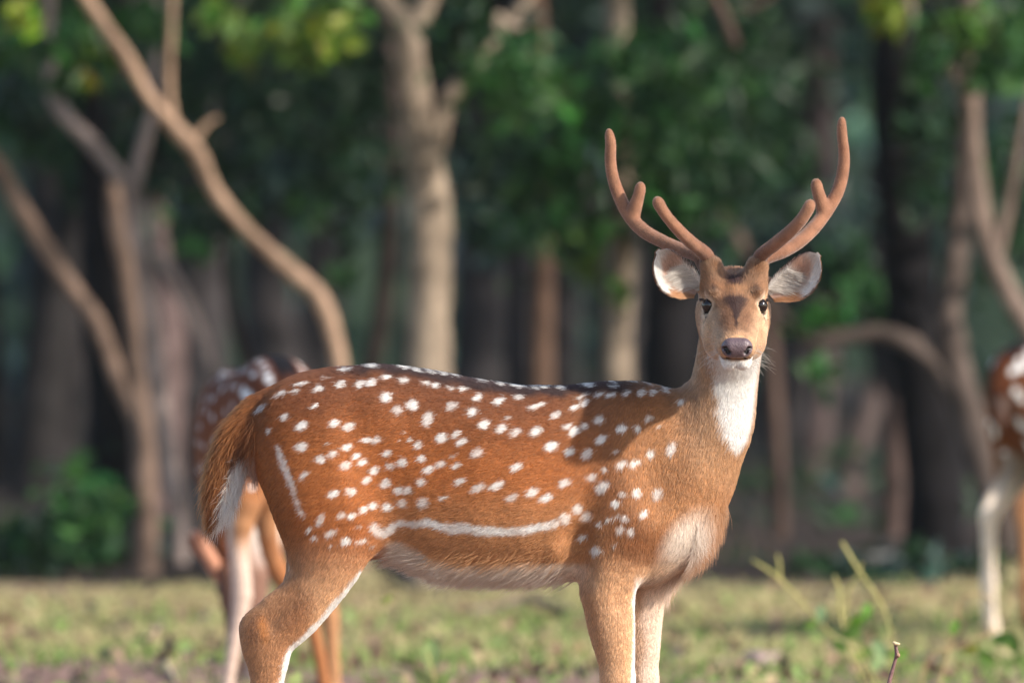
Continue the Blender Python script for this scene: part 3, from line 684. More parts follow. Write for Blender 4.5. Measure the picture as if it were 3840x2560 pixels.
def legs(yn=-0.078, yf=0.072):
    G = {}
    G['hind_near'] = chain([(Pd(1160, 1640, -.035), .105), (Pd(1225, 1860, yn + .01), .108), (Pd(1235, 2020, yn), .083), (Pd(1200, 2165, yn), .056), (Pd(1105, 2297, yn), .049), (Pd(1022, 2392, yn), .041), (Pd(1009, 2480, yn), .0335), (Pd(1001, 2560, yn), .0285), (Pd(1004, 2800, yn), .022)], .64, .032) + \
        chain([(Pd(1004, 2800, yn), .022), (Pd(1010, 2985, yn), .023), (Pd(1020, 3030, yn), .021), (Pd(1050, 3085, yn), .022)], .85, .02) + \
        [Cone(Pd(1030, 2300, yn), Pd(958, 2352, yn), .022, .0135, .6, .03), Cone(Pd(958, 2352, yn), Pd(965, 2430, yn), .013, .014, .6, .03)]
    G['hind_far'] = chain([(Pd(1180, 1640, .035), .105), (Pd(1235, 1860, yf - .01), .105), (Pd(1225, 2020, yf), .078), (Pd(1170, 2180, yf), .050), (Pd(1090, 2310, yf), .040), (Pd(1020, 2400, yf), .035), (Pd(1012, 2490, yf), .028), (Pd(1008, 2800, yf), .022)], .62, .045) + \
        chain([(Pd(1008, 2800, yf), .022), (Pd(1016, 2985, yf), .023), (Pd(1056, 3085, yf), .022)], .85, .02)
    G['fore_near'] = chain([(Pd(2330, 1640, -.05), .075), (Pd(2350, 1850, yn + .005), .092), (Pd(2300, 2060, yn), .070), (Pd(2279, 2190, yn), .0525), (Pd(2283, 2260, yn), .0455), (Pd(2294, 2359, yn), .0415), (Pd(2311, 2471, yn), .0325), (Pd(2317, 2558, yn), .0255)], .70, .024) + \
        chain([(Pd(2317, 2558, yn), .0255), (Pd(2316, 2620, yn), .026), (Pd(2318, 2700, yn), .0195), (Pd(2318, 2985, yn), .0215), (Pd(2330, 3030, yn), .020), (Pd(2350, 3085, yn), .022)], .85, .02)
    G['fore_far'] = chain([(Pd(2380, 1650, .05), .075), (Pd(2420, 1880, yf), .088), (Pd(2425, 2080, yf), .062), (Pd(2404, 2220, yf), .0465), (Pd(2400, 2359, yf), .0385), (Pd(2402, 2461, yf), .033), (Pd(2408, 2558, yf), .0245)], .66, .04) + \
        chain([(Pd(2408, 2558, yf), .0245), (Pd(2410, 2620, yf), .026), (Pd(2410, 2700, yf), .0195), (Pd(2410, 2985, yf), .0215), (Pd(2444, 3085, yf), .022)], .85, .02)
    return G
def tail_chain():
    return chain([(Pd(985, 1545, 0), .030), (Pd(925, 1610, -.006), .033), (Pd(885, 1680, -.012), .033), (Pd(848, 1775, -.014), .030), (Pd(822, 1870, -.014), .022), (Pd(799, 1955, -.012), .008)], .75, .03)
def head_frame(o, f, l=(1, 0, 0)):
    f = nrm(np.array(f, float)); l = np.array(l, float); l = nrm(l - f * (l @ f)); u = np.cross(l, f) ; return np.array(o, float), f, l, u
HP = math.radians(25)
HO, HF, HL, HU = head_frame(P(2755, 1141, DIST - .175), (0.015, -math.cos(HP), -math.sin(HP)), (1, 0, -0.012))
if HU[2] < 0: HU = -HU
HR = np.array([HF, HL, HU])
def head_prims(O, R):
    W = lambda s, l, h: O + np.array([s, l, h]) @ R
    pr = [Loft([(-.118, .022, .015, -.03), (-.10, .043, .034, -.05), (-.06, .053, .037, -.072), (-.02, .054, .038, -.092), (.01, .0525, .034, -.098), (.035, .0505, .026, -.096), (.07, .046, .017, -.086), (.10, .040, .010, -.074), (.125, .0345, .004, -.064), (.140, .0305, -.003, -.056), (.148, .022, -.012, -.048), (.151, .012, -.020, -.040)],
                O, R[0], R[1], R[2], k=.02, ex=2.3)]
    for sg in (-1, 1):
        pr += [Cone(W(-.035, sg * .043, .026), W(.006, sg * .044, .026), .014, .010, 1, .02),      # brow ridge
               Cone(W(-.05, sg * .040, -.030), W(.03, sg * .037, -.038), .022, .017, 1, .03),       # cheek bone
               Cone(W(.09, sg * .020, -.032), W(.133, sg * .0175, -.030), .0175, .0150, 1, .012),       # lip pads
               Cone(W(-.045, sg * .034, .016), W(-.058, sg * .0435, .050), .026, .0200, 1, .018),     # antler pedicle
               Cone(W(-.075, sg * .045, .002), W(-.070, sg * .064, .010), .020, .012, 1, .02)]      # ear root
    for sg in (-1, 1): pr += [Cone(W(-.05, sg * .036, -.055), W(.03, sg * .033, -.074), .023, .0195, 1, .03)]     # jaw angle
    pr += [Cone(W(.09, sg * .008, -.060), W(.1325, sg * .0125, -.0585), .020, .0155, 1, .008) for sg in (-1, 1)]                           # chin
    return pr
def head_carves(O, R):
    W = lambda s, l, h: O + np.array([s, l, h]) @ R
    cv = []
    for sg in (-1, 1):
        cv += [Cone(W(.008, sg * .0535, .001), W(.022, sg * .066, .001), .0150, .0150, 1, .004),
               Cone(W(.020, sg * .052, -.010), W(.034, sg * .0475, -.026), .0045, .002, 1, .006)]    # tear duct
    cv += [Cone(W(.108, sg * .030, -.0490), W(.150, sg * .014, -.0455), .0030, .0028, 1, .004) for sg in (-1, 1)]
    cv += [Cone(W(.150, -.014, -.0465), W(.150, .014, -.0465), .0034, .0034, 1, .004)]
    return cv

CHESTP = lambda: [Cone(Pd(2410, 1970), Pd(2492, 1945), .094, .089, .95, .05), Cone(Pd(2492, 1945), Pd(2558, 1815), .089, .084, .95, .05)]
G = {'trunk': [trunk_loft()] + CHESTP()}; G.update(legs())
G['tail'] = tail_chain()
NK = [(Pd(2520, 1745, .0), .108), (Pd(2590, 1700, -.005), .093), (Pd(2668, 1590, -.02), .0785), (Pd(2708, 1480, -.035), .0635), (Pd(2726, 1380, -.05), .0585), (Pd(2739, 1290, -.082), .0575), (Pd(2746, 1205, -.105), .055)]
G['neck'] = chain(NK, .86, .05)
G['head'] = head_prims(HO, HR)
for nm in G:
    for p in G[nm]:
        p_ = p
prims = sum((G[k] for k in ('trunk', 'neck', 'hind_near', 'hind_far', 'fore_near', 'fore_far', 'tail', 'head')), [])
# flank hollow in front of the thigh, elbow fold behind the foreleg
carve = head_carves(HO, HR) + [Cone(Pd(1470, 2120, -.16), Pd(1560, 2060, -.19), .035, .03, 1, .05), Cone(Pd(1490, 2180, -.06), Pd(1560, 2195, -.06), .03, .02, 2.2, .05),
    Cone(Pd(2172, 2150, -.105), Pd(2160, 2030, -.130), .021, .018, 1, .03), Cone(Pd(2160, 2030, -.134), Pd(2215, 1880, -.160), .017, .014, 1, .035),
    Cone(Pd(2440, 1640, -.138), Pd(2470, 1850, -.144), .024, .024, 1, .06), Cone(Pd(1330, 1560, -.176), Pd(1420, 1800, -.182), .03, .03, 1, .06), Cone(Pd(1420, 1800, -.183), Pd(1460, 2000, -.165), .028, .024, 1, .06),
    Cone(Pd(1090, 2235, -.135), Pd(1010, 2330, -.118), .012, .010, 1, .03), Cone(Pd(2360, 2120, -.150), Pd(2330, 2260, -.134), .016, .012, 1, .03)]
BV, BQ = build_sdf(prims, carve, 0.0031)
BN = vnormals(BV, BQ)

# ---------------------------------------------------------------- coat pattern (positions on the body, in photo pixels of the deer's plane)
c2 = lambda L: [(700 + a[0] / 1.568, 1250 + a[1] / 1.568, a[2] / 1.568, a[3] / 1.568, *(a[4:] or (22,))) for a in L]
c3 = lambda L: [(1700 + a[0] / 1.568, 1250 + a[1] / 1.568, a[2] / 1.568, a[3] / 1.568, *(a[4:] or (26,))) for a in L]
SPOTS = c2([(945,222,80,24,12),(1100,200,80,24,-4),(1295,212,70,20,-8),(1370,230,56,18,-8),(1450,235,56,24,-8),(1525,247,52,22,-8),(1605,258,64,24,-8),(820,265,60,14,8),(670,300,90,20,8),(550,355,80,30,25),(640,340,50,22,15),
 (775,328,66,42),(905,305,62,42),(1020,303,60,40),(1085,292,66,42),(1180,262,62,28,10),(1280,282,65,36,5),(1412,298,50,26,0),(1468,312,50,30,0),(1560,330,45,26,0),(430,440,90,25,40),(750,427,50,20,30),(575,490,58,38,40),(480,575,44,26,50),
 (675,545,75,55),(872,530,65,50),(955,548,75,48),(1175,380,70,55),(1240,452,60,60),(1330,422,72,68),(1420,505,92,64,70),(1562,430,70,52),(675,665,76,54),(1060,628,65,30,5),(1115,628,60,45),(942,670,66,40),(858,708,60,44),(790,740,66,50),(1000,718,58,34),
 (935,775,66,52),(1035,755,70,40),(1180,705,55,48),(1310,627,36,28),(1500,615,76,62),(1360,655,55,48),(1380,735,55,48),(1268,758,60,60),(1200,778,54,48),(1105,805,60,48),(1062,860,56,44),(1172,882,64,58),(1492,770,72,46),(1425,800,70,40),
 (690,830,64,40,60),(865,942,70,46,28),(968,932,55,50),(1245,922,58,52),(1300,920,60,52),(1380,875,58,50),(1268,998,58,52),(1388,998,76,64),(1515,970,65,26,25),(1098,1013,60,46),(1040,1033,60,40),(1180,1025,64,54),(912,1067,52,40),(972,1070,54,38),
 (785,1095,88,40,62),(718,1150,44,30,40),(845,1170,76,32,22),(748,1197,46,28,40),(935,1215,60,44),(1028,1217,66,32),(1012,1130,28,18),(1105,1140,55,55),(845,1245,34,16),(1090,1250,44,18),(1285,585,26,10),(1250,628,18,16),(825,650,40,8)]) + \
 c3([(35,258,62,22,-8),(188,288,60,24,-8),(300,305,60,20,-10),(400,322,85,20,-8),(495,330,50,18,-4),(555,325,55,22,0),(650,328,60,22,0),(812,308,70,28,5),(965,290,60,18,5),(960,315,60,20,8),(1080,295,40,14,0),(1180,310,50,14,-10),(1260,342,44,34,50),(1335,405,50,32,55),
 (60,333,50,28,5),(144,380,60,40),(270,402,70,42),(390,383,60,30,10),(495,430,112,26,18),(605,480,66,42),(325,502,46,18),(114,465,66,56,60),(184,535,72,54),(282,562,76,50),(365,582,76,50),(488,578,80,52),(672,548,52,32),(713,577,74,54,35),(772,547,46,42,40),(855,508,70,46,35),(715,437,58,30,35),(772,412,66,36,40),(765,372,88,18,24),
 (860,362,64,26,26),(927,365,62,26,18),(1018,355,56,32),(1112,355,60,36,30),(1185,353,46,28),(1145,500,48,34,50),(1205,550,24,20),(985,557,66,48),(1078,555,46,40),(872,622,76,44,35),(577,663,80,60),(680,695,66,50),(782,705,76,56,45),(948,692,44,22),(985,765,76,46,30),(1062,762,76,44,35),(1158,705,60,46,55),(1280,680,96,52,70),
 (20,592,60,40,40),(54,638,72,46,30),(140,705,76,52),(2,722,34,26),(20,777,65,36),(370,782,80,46),(812,843,68,46),(885,795,36,30),(872,900,92,66,40),(655,878,72,50),(1070,935,62,54,45),(1192,940,74,58,60),(990,943,44,30),(950,998,50,45),(730,1030,64,58,50),(780,1075,72,58,50),(655,1085,72,66,40),(960,1070,36,28),(1003,1085,52,46),
 (850,1115,38,34),(910,1090,42,28),(975,1150,60,46,50),(1040,1162,50,38,50),(1112,1055,62,46),(757,1200,60,38,30),(828,1275,66,56,50),(937,1240,32,24,40),(462,933,82,54),(545,965,86,48),(345,962,86,44),(40,868,66,40),(145,905,96,48),(258,892,96,50)])
LATERAL = [(1400, 1985, 18), (1440, 1996, 17), (1475, 1978, 17), (1512, 1962, 15), (1560, 1968, 15), (1605, 1960, 22), (1650, 1975, 22), (1700, 1982, 24), (1750, 1986, 23), (1800, 1988, 24), (1850, 1994, 20), (1900, 1994, 20), (1960, 1990, 18), (2010, 1984, 19), (2055, 1972, 22), (2085, 1960, 18)]
STRIPE = [(1038, 1676, 10), (1055, 1715, 15), (1072, 1755, 17), (1088, 1800, 15), (1100, 1840, 11), (1115, 1880, 9), (1127, 1915, 8), (1138, 1940, 4)]
def seg_mask(px, py, L, soft=7):
    m = np.zeros(len(px))
    for (x0, y0, r0), (x1, y1, r1) in zip(L[:-1], L[1:]):
        vx, vy = x1 - x0, y1 - y0; tt = np.clip(((px - x0) * vx + (py - y0) * vy) / (vx * vx + vy * vy), 0, 1)
        d = np.hypot(px - x0 - tt * vx, py - y0 - tt * vy) - (r0 + (r1 - r0) * tt)
        m = np.maximum(m, 1 - sstep(-soft, soft, d))
    return m
def bl(px, py, cx, cy, rx, ry, ang=0, soft=0.6):
    a = math.radians(ang); dx, dy = px - cx, -(py - cy)
    u = dx * math.cos(a) + dy * math.sin(a); v = -dx * math.sin(a) + dy * math.cos(a)
    return 1 - sstep(1 - soft, 1 + soft, np.sqrt((u / rx)**2 + (v / ry)**2))
def group_w(p, G_, sig=0.012):
    x, y, z = p[:, 0], p[:, 1], p[:, 2]
    D_ = {g: np.min([q.d(x, y, z) for q in pr], 0) for g, pr in G_.items()}
    m = np.min(list(D_.values()), 0)
    Wt = {g: np.exp(-(d - m) / sig) for g, d in D_.items()}; s_ = sum(Wt.values())
    return {g: v / s_ for g, v in Wt.items()}
def mix(c, m, col):
    return c * (1 - m[:, None]) + np.asarray(col)[None] * m[:, None]
AS = 0.85
FLANK, UPBACK, DORSAL = lin(175, 103, 54, AS), lin(104, 58, 36, AS), lin(44, 31, 32, AS)
LOWER, LEGC, WHITE, OFFW = lin(200, 142, 94, AS), lin(226, 178, 134, AS), np.array([.80, .78, .745]), lin(228, 210, 192, AS)
NECKC, SHOULD, CHEST = lin(190, 150, 114, AS), lin(152, 102, 66, AS), lin(240, 214, 184, AS)
def top_line(px): return np.interp(px, [a for a, *_ in TR], [b_ for _, b_, *_ in TR])
def coat(p, nr, Wt, head=True, spots=True, hairshift=0):
    px = 1920 + p[:, 0] / K * 1.0055; py = HORIZON + (CAMZ - p[:, 2]) / K * 1.0055
    j = 14 * wob(p, 60, 3)
    c = np.tile(FLANK, (len(p), 1)) * (1 + .10 * wob(p, 17, 6) + .06 * wob(p, 41, 7))[:, None]
    tl = top_line(px); dep = py - tl
    c = mix(c, (1 - sstep(20, 360, dep + j)) * .85, UPBACK)
    c = mix(c, sstep(1750, 2080, py + j) * (1 - sstep(2250, 2400, px)) * sstep(1350, 1500, px), LOWER)
    sh = sstep(2050, 2350, px + j)
    c = mix(c, sh * .8, SHOULD)
    dl = (1 - sstep(18, 50, dep + 12 * wob(p, 90, 5))) * sstep(1180, 1420, px) * (1 - sstep(2330, 2480, px))
    c = mix(c, dl * .93, DORSAL)
    # belly
    by = np.interp(px, [1450, 1500, 1560, 1640, 1760, 2000, 2190], [2030, 2032, 2062, 2100, 2120, 2112, 2114])
    be = sstep(-14, 16, py - by + 6 * wob(p, 120, 2)) * sstep(1440, 1480, px) * (1 - sstep(2180, 2260, px))
    c = mix(c, be, OFFW)
    tk = Wt['trunk']
    # rump edge and tail base
    c = mix(c, (1 - sstep(1000, 1120, px + j)) * .45, lin(150, 84, 38, AS))
    # chest
    c = mix(c, bl(px, py, 2560, 1830, 150, 260, 20, .7) * .8, lin(196, 140, 92, AS))
    c = mix(c, bl(px, py, 2575, 2020, 62, 115, -38, .6) * 1.0, lin(250, 234, 216, AS))
    c = mix(c, bl(px, py, 2470, 2150, 120, 40, 22, .6) * .55, CHEST)
    # neck
    nk = Wt['neck']
    cn = np.tile(NECKC, (len(p), 1))
    cn = mix(cn, sstep(1560, 1800, py + j) * .5, lin(205, 150, 98, AS))
    cn = mix(cn, (1 - sstep(2560, 2650, px + j)) * .55, SHOULD)
    cn = mix(cn, sstep(.2, .7, nr[:, 1]) * .8, lin(150, 95, 55, AS))
    c = c * (1 - nk[:, None]) + cn * nk[:, None]
    if head:
        xl = np.interp(py, [1250, 1330, 1450, 1560, 1640, 1705], [2672, 2668, 2684, 2696, 2715, 2760]); xr = np.interp(py, [1250, 1450, 1560, 1640, 1705], [2862, 2832, 2822, 2806, 2770])
        th = sstep(-16, 22, px - xl + 10 * wob(p, 130, 4) + 9 * hairshift * rng.normal(size=len(p))) * (1 - sstep(-8, 14, px - xr)) * sstep(1200, 1260, py) * (1 - sstep(1672, 1715, py + 8 * wob(p, 140, 6))) * (1 - sstep(.0, .5, nr[:, 1])) * (p[:, 1] > -.2)
        c = mix(c, th * np.clip(nk + Wt['trunk'] + Wt['head'], 0, 1), WHITE)
    # legs
    for g in ('hind_near', 'hind_far'):
        cl = np.tile(FLANK, (len(p), 1))
        cl = mix(cl, sstep(1950, 2230, py + j) * .95, LEGC)
        cl = mix(cl, (1 - sstep(1085, 1180, px + .25 * (2150 - py))) * sstep(1700, 1900, py) * .55, lin(150, 88, 44, AS))
        cl = mix(cl, bl(px, py, 1120, 2290, 40, 95, -40, .8) * .5, lin(140, 88, 55, AS))
        cl = mix(cl, bl(px, py, 955, 2350, 30, 60, 0, .8) * .6, lin(110, 66, 44, AS))
        cl = mix(cl, bl(px, py, 990, 2360, 18, 46, 10, .8) * .7, lin(190, 120, 60, AS))
        fe = np.interp(py, [2000, 2048, 2089, 2145, 2201, 2267, 2323, 2374, 2425, 2471, 2558, 2700], [1470, 1450, 1414, 1353, 1312, 1251, 1210, 1159, 1108, 1078, 1057, 1045])
        fw = np.interp(py, [2000, 2150, 2300, 2430, 2560], [4, 10, 15, 17, 12])
        cl = mix(cl, sstep(-9, 9, px - (fe - fw) + 6 * wob(p, 150, 1) + 5 * hairshift * rng.normal(size=len(p))) * sstep(2010, 2080, py), WHITE * .95)
        inner = sstep(.45, .8, nr[:, 1] if g == 'hind_near' else -nr[:, 1])
        cl = mix(cl, inner * sstep(1900, 2000, py), OFFW)
        w_ = (Wt[g] * sstep(1500, 1800, py))[:, None]; c = c * (1 - w_) + cl * w_
    for g in ('fore_near', 'fore_far'):
        cl = np.tile(LEGC, (len(p), 1))
        cl = mix(cl, (1 - sstep(1930, 2150, py + j)) * .75, SHOULD)
        cl = mix(cl, bl(px, py, 2205 + (py - 2250) * .22, 2300, 30, 190, 0, .8) * .5, lin(160, 100, 60, AS))
        fx = np.interp(py, [2170, 2250, 2359, 2560], [2382, 2368, 2374, 2364])
        cl = mix(cl, sstep(-5, 8, px - (fx + 1) + 4 * hairshift * rng.normal(size=len(p))) * sstep(2140, 2200, py), WHITE * .95)
        if g == 'fore_far':
            cl = np.tile(lin(238, 212, 190, AS), (len(p), 1)); cl = mix(cl, (1 - sstep(2395, 2440, px + j)) * .6, lin(205, 155, 112, AS)); cl = mix(cl, (nr[:, 1] > .1) * 1.0, LEGC)
        w_ = (Wt[g] * sstep(2020 if g == 'fore_near' else 2130, 2190, py))[:, None]; c = c * (1 - w_) + cl * w_
    c = mix(c, sstep(2980, 3060, py) * .6, lin(90, 60, 45, AS))
    # tail
    ct = np.tile(lin(160, 96, 48, AS), (len(p), 1))
    ct = mix(ct, sstep(1760, 1900, py) * (px < 850) * .5, lin(112, 58, 34, AS))
    xb = np.interp(py, [1640, 1700, 1740, 1790, 1856, 1920, 1985], [925, 895, 862, 850, 826, 812, 783])
    ct = mix(ct, bl(px, py, 905, 1690, 26, 70, -38, .7) * .9, lin(50, 32, 28, AS))
    ct = mix(ct, sstep(-4, 6, px - xb - 7 + 5 * wob(p, 200, 3)) * sstep(1690, 1730, py), WHITE)
    w_ = (Wt['tail'] * (px < 960))[:, None]; c = c * (1 - w_) + ct * w_
    if spots:
        m = np.zeros(len(p))
        sp = np.array(SPOTS)
        shift = np.where(p[:, 1] > 0.0, 23.0, 0.0)
        jt = hairshift * rng.normal(size=(2, len(p)))
        qx = px + shift - hairshift * 7 + 4 * wob(p, 300, 1) + 4.6 * jt[0]; qy = py + hairshift * 4 + 4 * wob(p, 280, 2) + 2.4 * jt[1]
        order = np.argsort(qx); sx = qx[order]
        tone_r = np.random.default_rng(3).uniform(.62, 1.0, len(SPOTS))
        for (cx, cyy, w_, h_, ang), tr_ in zip(SPOTS, tone_r):
            i0, i1 = np.searchsorted(sx, (cx - 75, cx + 75)); ii = order[i0:i1]
            ii = ii[np.abs(qy[ii] - cyy) < 75]
            if len(ii): m[ii] = np.maximum(m[ii], bl(qx[ii], qy[ii], cx, cyy, w_ * .47, h_ * .45, ang, .40) * (1.0 if w_ * h_ > 1000 / 2.46 else .7) * tr_)
        m = np.maximum(m, seg_mask(qx, qy + 7 * wob(p, 95, 2), [(x_, y_, r_ * .80) for x_, y_, r_ in LATERAL]) * (.78 + .22 * wob(p, 70, 9))); m = np.maximum(m, seg_mask(qx + 5 * wob(p, 90, 7), qy, [(x_, y_, r_ * .85) for x_, y_, r_ in STRIPE]) * (.72 + .2 * wob(p, 80, 4)))
        c = mix(c, m * (1 - .9 * Wt['head']) * (1 - (Wt['tail'] * (px < 940))), WHITE)
    if head:
        q = (p - HO) @ HR.T; s, l, h = q[:, 0], q[:, 1], q[:, 2]; al = np.abs(l)
        jj = .004 * wob(p, 160, 8)
        ch = np.tile(lin(204, 164, 128, AS), (len(p), 1))
        up = sstep(.0, .02, h + jj + .10 * np.maximum(s, 0))
        ch = mix(ch, up * .9, lin(146, 104, 74, AS))
        ch = mix(ch, np.exp(-((s - .0) / .016)**2 - (l / .036)**2) * (h > .01) * .6, lin(194, 142, 98, AS))
        ch = mix(ch, np.exp(-((s + .026) / .020)**4 - (l / .017)**4) * (h > .02) * .95, lin(58, 40, 42, AS))
        ww = np.interp(s, [.02, .035, .06, .08, .10, .13], [.026, .024, .015, .008, .0035, .002])
        ch = mix(ch, (1 - sstep(.5, 1.3, (al + jj) / ww)) * sstep(.018, .032, s) * (1 - sstep(.10, .135, s)) * (h > -.02) * .92, lin(60, 43, 42, AS))
        ch = mix(ch, np.exp(-((s - .09) / .035)**2 - ((al - .020) / .010)**2) * (h > -.02) * .6, lin(126, 86, 62, AS))
        ch = mix(ch, np.exp(-((s - .008) / .014)**2 - ((al - .040) / .008)**2) * (h > .015) * .75, lin(80, 56, 46, AS))
        for sg in (-1, 1):
            d = np.linalg.norm(q - np.array([.010, sg * .056, .000]), axis=1)
            ch = mix(ch, (1 - sstep(.020, .031, d)) * .9, lin(236, 208, 178, AS))
            ch = mix(ch, (1 - sstep(.0148, .0185, d + .15 * np.maximum(h, -.008))) * .97, lin(40, 26, 24, AS))
            dt = np.hypot(s - .028, h + .020 + (s - .028) * .9) 
            ch = mix(ch, (1 - sstep(.002, .005, np.abs(h + .018 + (s - .026) * 1.1))) * sstep(.018, .022, s) * (1 - sstep(.034, .042, s)) * (al > .03) * .75, lin(60, 42, 38, AS))
            ch = mix(ch, np.exp(-((s - .035) / .016)**2 - ((h + .035) / .014)**2) * (al > .03) * .6, lin(232, 198, 160, AS))
        ch = mix(ch, sstep(.118, .135, s) * (h > -.048) * .7, lin(214, 170, 130, AS))
        ch = mix(ch, np.exp(-((s - .13) / .012)**2 - ((h + .038) / .008)**2) * .75, lin(120, 80, 58, AS))
        ch = mix(ch, (1 - sstep(-.053, -.047, h + .3 * jj)) * sstep(.06, .085, s) * np.maximum(1 - sstep(.018, .027, al + jj), sstep(.112, .122, s)), WHITE)
        ch = mix(ch, (1 - sstep(-.062, -.05, h + jj)) * (al < .03), WHITE)
        ch = mix(ch, np.exp(-((h + .0470) / .0030)**2) * sstep(.104, .114, s) * .9, lin(70, 42, 36, AS))
        ch = mix(ch, np.exp(-((s + .07) / .02)**2) * sstep(.055, .09, h) * .3, lin(110, 70, 44, AS))
        w_ = Wt['head'][:, None]; c = c * (1 - w_) + ch * w_
    return np.clip(c, .004, .86)

deer = empty('spotted_deer', BASE, 'large spotted stag with velvet antlers standing sharp in the middle, facing the camera', 'deer', 'spotted deer in the clearing')
Wv = group_w(BV, G)
body = mesh_np('body', BV - BASE, BQ, mat=M_hide, parent=deer, col=coat(BV, BN, Wv))

# ---------------------------------------------------------------- fur
EYES = [HO + np.array([.006, sg * .0495, .000]) @ HR for sg in (-1, 1)]
NOSE_C = HO + np.array([.150, 0, -.024]) @ HR
def flow(p, nr, Wt):
    F = np.zeros_like(p)
    add = lambda g, v: F.__iadd__(Wt[g][:, None] * nrm(np.broadcast_to(np.asarray(v, float), p.shape)))
    px = 1920 + p[:, 0] / K; py = HORIZON + (CAMZ - p[:, 2]) / K
    ft = np.zeros_like(p); ft[:, 0] = -.88; ft[:, 2] = -.38 - .25 * sstep(1900, 2300, px)
    cw = bl(px, py, 2580, 1950, 150, 300, 0, .6)[:, None]
    ft = ft * (1 - cw) + np.array([-.35, 0, -.9]) * cw
    F += Wt['trunk'][:, None] * nrm(ft)
    add('neck', (-.30, .1, -.93)); add('tail', (-.42, 0, -.9))
    for g in ('hind_near', 'hind_far'):
        hf = np.zeros_like(p); k_ = sstep(1750, 2150, py); hf[:, 0] = -.8 + .35 * k_; hf[:, 2] = -.55 - .4 * k_
        F += Wt[g][:, None] * nrm(hf)
    for g in ('fore_near', 'fore_far'): add(g, (-.18, 0, -.98))
    q = (p - HO) @ HR.T
    hf = -HR[0][None] * np.ones((len(p), 1)) + HR[2][None] * (0.25 * np.sign(q[:, 2:3] + .02)) + HR[1][None] * np.sign(q[:, 1:2]) * .35
    F += Wt['head'][:, None] * nrm(hf)
    return F
def grow(P0, N0, Wt, length, lift, rad, colv, npt=5, droop=0.0, mess=.18):
    d = flow(P0, N0, Wt)
    d = d + mess * np.stack([wob(P0, 45, 1), wob(P0, 50, 2), wob(P0, 47, 3)], 1) + mess * .8 * rng.normal(size=P0.shape)
    d = nrm(d - N0 * np.sum(d * N0, 1, keepdims=True))
    length = length * (.65 + .6 * rng.random(len(P0)))
    lift = lift * (.5 + rng.random(len(P0)))
    tt = np.linspace(0, 1, npt)
    pts = P0[:, None] + d[:, None] * (length[:, None] * tt)[..., None] * 0.97 + N0[:, None] * ((length * lift)[:, None] * (tt * 1.2 - .45 * tt**2))[..., None]
    pts[..., 2] -= droop * length[:, None] * tt**2
    R_ = rad * np.array([1, .95, .8, .55, .15])[None, :npt] * (.8 + .4 * rng.random((len(P0), 1)))
    return pts, R_
def fur_len(p, Wt):
    px = 1920 + p[:, 0] / K; py = HORIZON + (CAMZ - p[:, 2]) / K
    L = .0105 * Wt['trunk'] + .011 * Wt['neck'] + .026 * Wt['tail'] * (px < 975) + .014 * Wt['tail'] * (px >= 975)
    L += (.0105 - .004 * sstep(2000, 2400, py)) * (Wt['hind_near'] + Wt['hind_far']) + (.010 - .003 * sstep(2100, 2400, py)) * (Wt['fore_near'] + Wt['fore_far'])
    q = (p - HO) @ HR.T
    L += Wt['head'] * (.0050 + .0035 * (1 - sstep(-.03, .03, q[:, 0])) + .004 * sstep(.055, .075, q[:, 2]))
    L += Wt['trunk'] * (.003 * sstep(2080, 2150, py) * sstep(1450, 1520, px) * (1 - sstep(2100, 2250, px)) + .003 * sstep(2450, 2600, px) * sstep(1850, 2000, py))
    L += .004 * (1 - sstep(20, 50, py - top_line(px))) * Wt['trunk']
    return L
NF = 330000
def dens(p, nr):
    q = (p - HO) @ HR.T
    return np.where(nr[:, 1] > .35, .35, 1.0) * np.where(p[:, 2] < .28, .3, 1.0) * np.where(q[:, 0] > -.06, np.where(np.linalg.norm(q, axis=1) < .2, 2.4, 1), 1)
fp, fn = sample_surface(BV, BQ, BN, NF, dens)
q = (fp - HO) @ HR.T
ok = (fp[:, 2] > .05) & (np.linalg.norm(fp - NOSE_C, axis=1) > .026)
for sg in (-1, 1): ok &= np.linalg.norm(q - np.array([.010, sg * .056, 0]), axis=1) > .0160
ok &= ~((np.abs(q[:, 2] + .0470) < .004) & (q[:, 0] > .105)) & (np.linalg.norm(q - np.array([.156, 0, -.036]), axis=1) > .021)
fp, fn = fp[ok], fn[ok]
Wf = group_w(fp, G)
fc = coat(fp, fn, Wf, hairshift=1)
lum = (.70 + .6 * rng.random((len(fp), 1))) * (1 - .3 * (Wf['tail'] * (rng.random(len(fp)) < .35))[:, None]) * (1 + .16 * wob(fp, 220, 4)[:, None])
wh = sstep(.45, .7, fc[:, 1:2]); fc = np.clip(fc * (lum * (1 - wh) + (.85 + .3 * rng.random((len(fp), 1))) * wh), .003, .88)
pts, rad = grow(fp, fn, Wf, fur_len(fp, Wf), .19 + .25 * Wf['tail'] + .12 * Wf['head'], .00042, fc)
fur_obj('fur', pts - BASE, rad, fc, M_fur, deer)
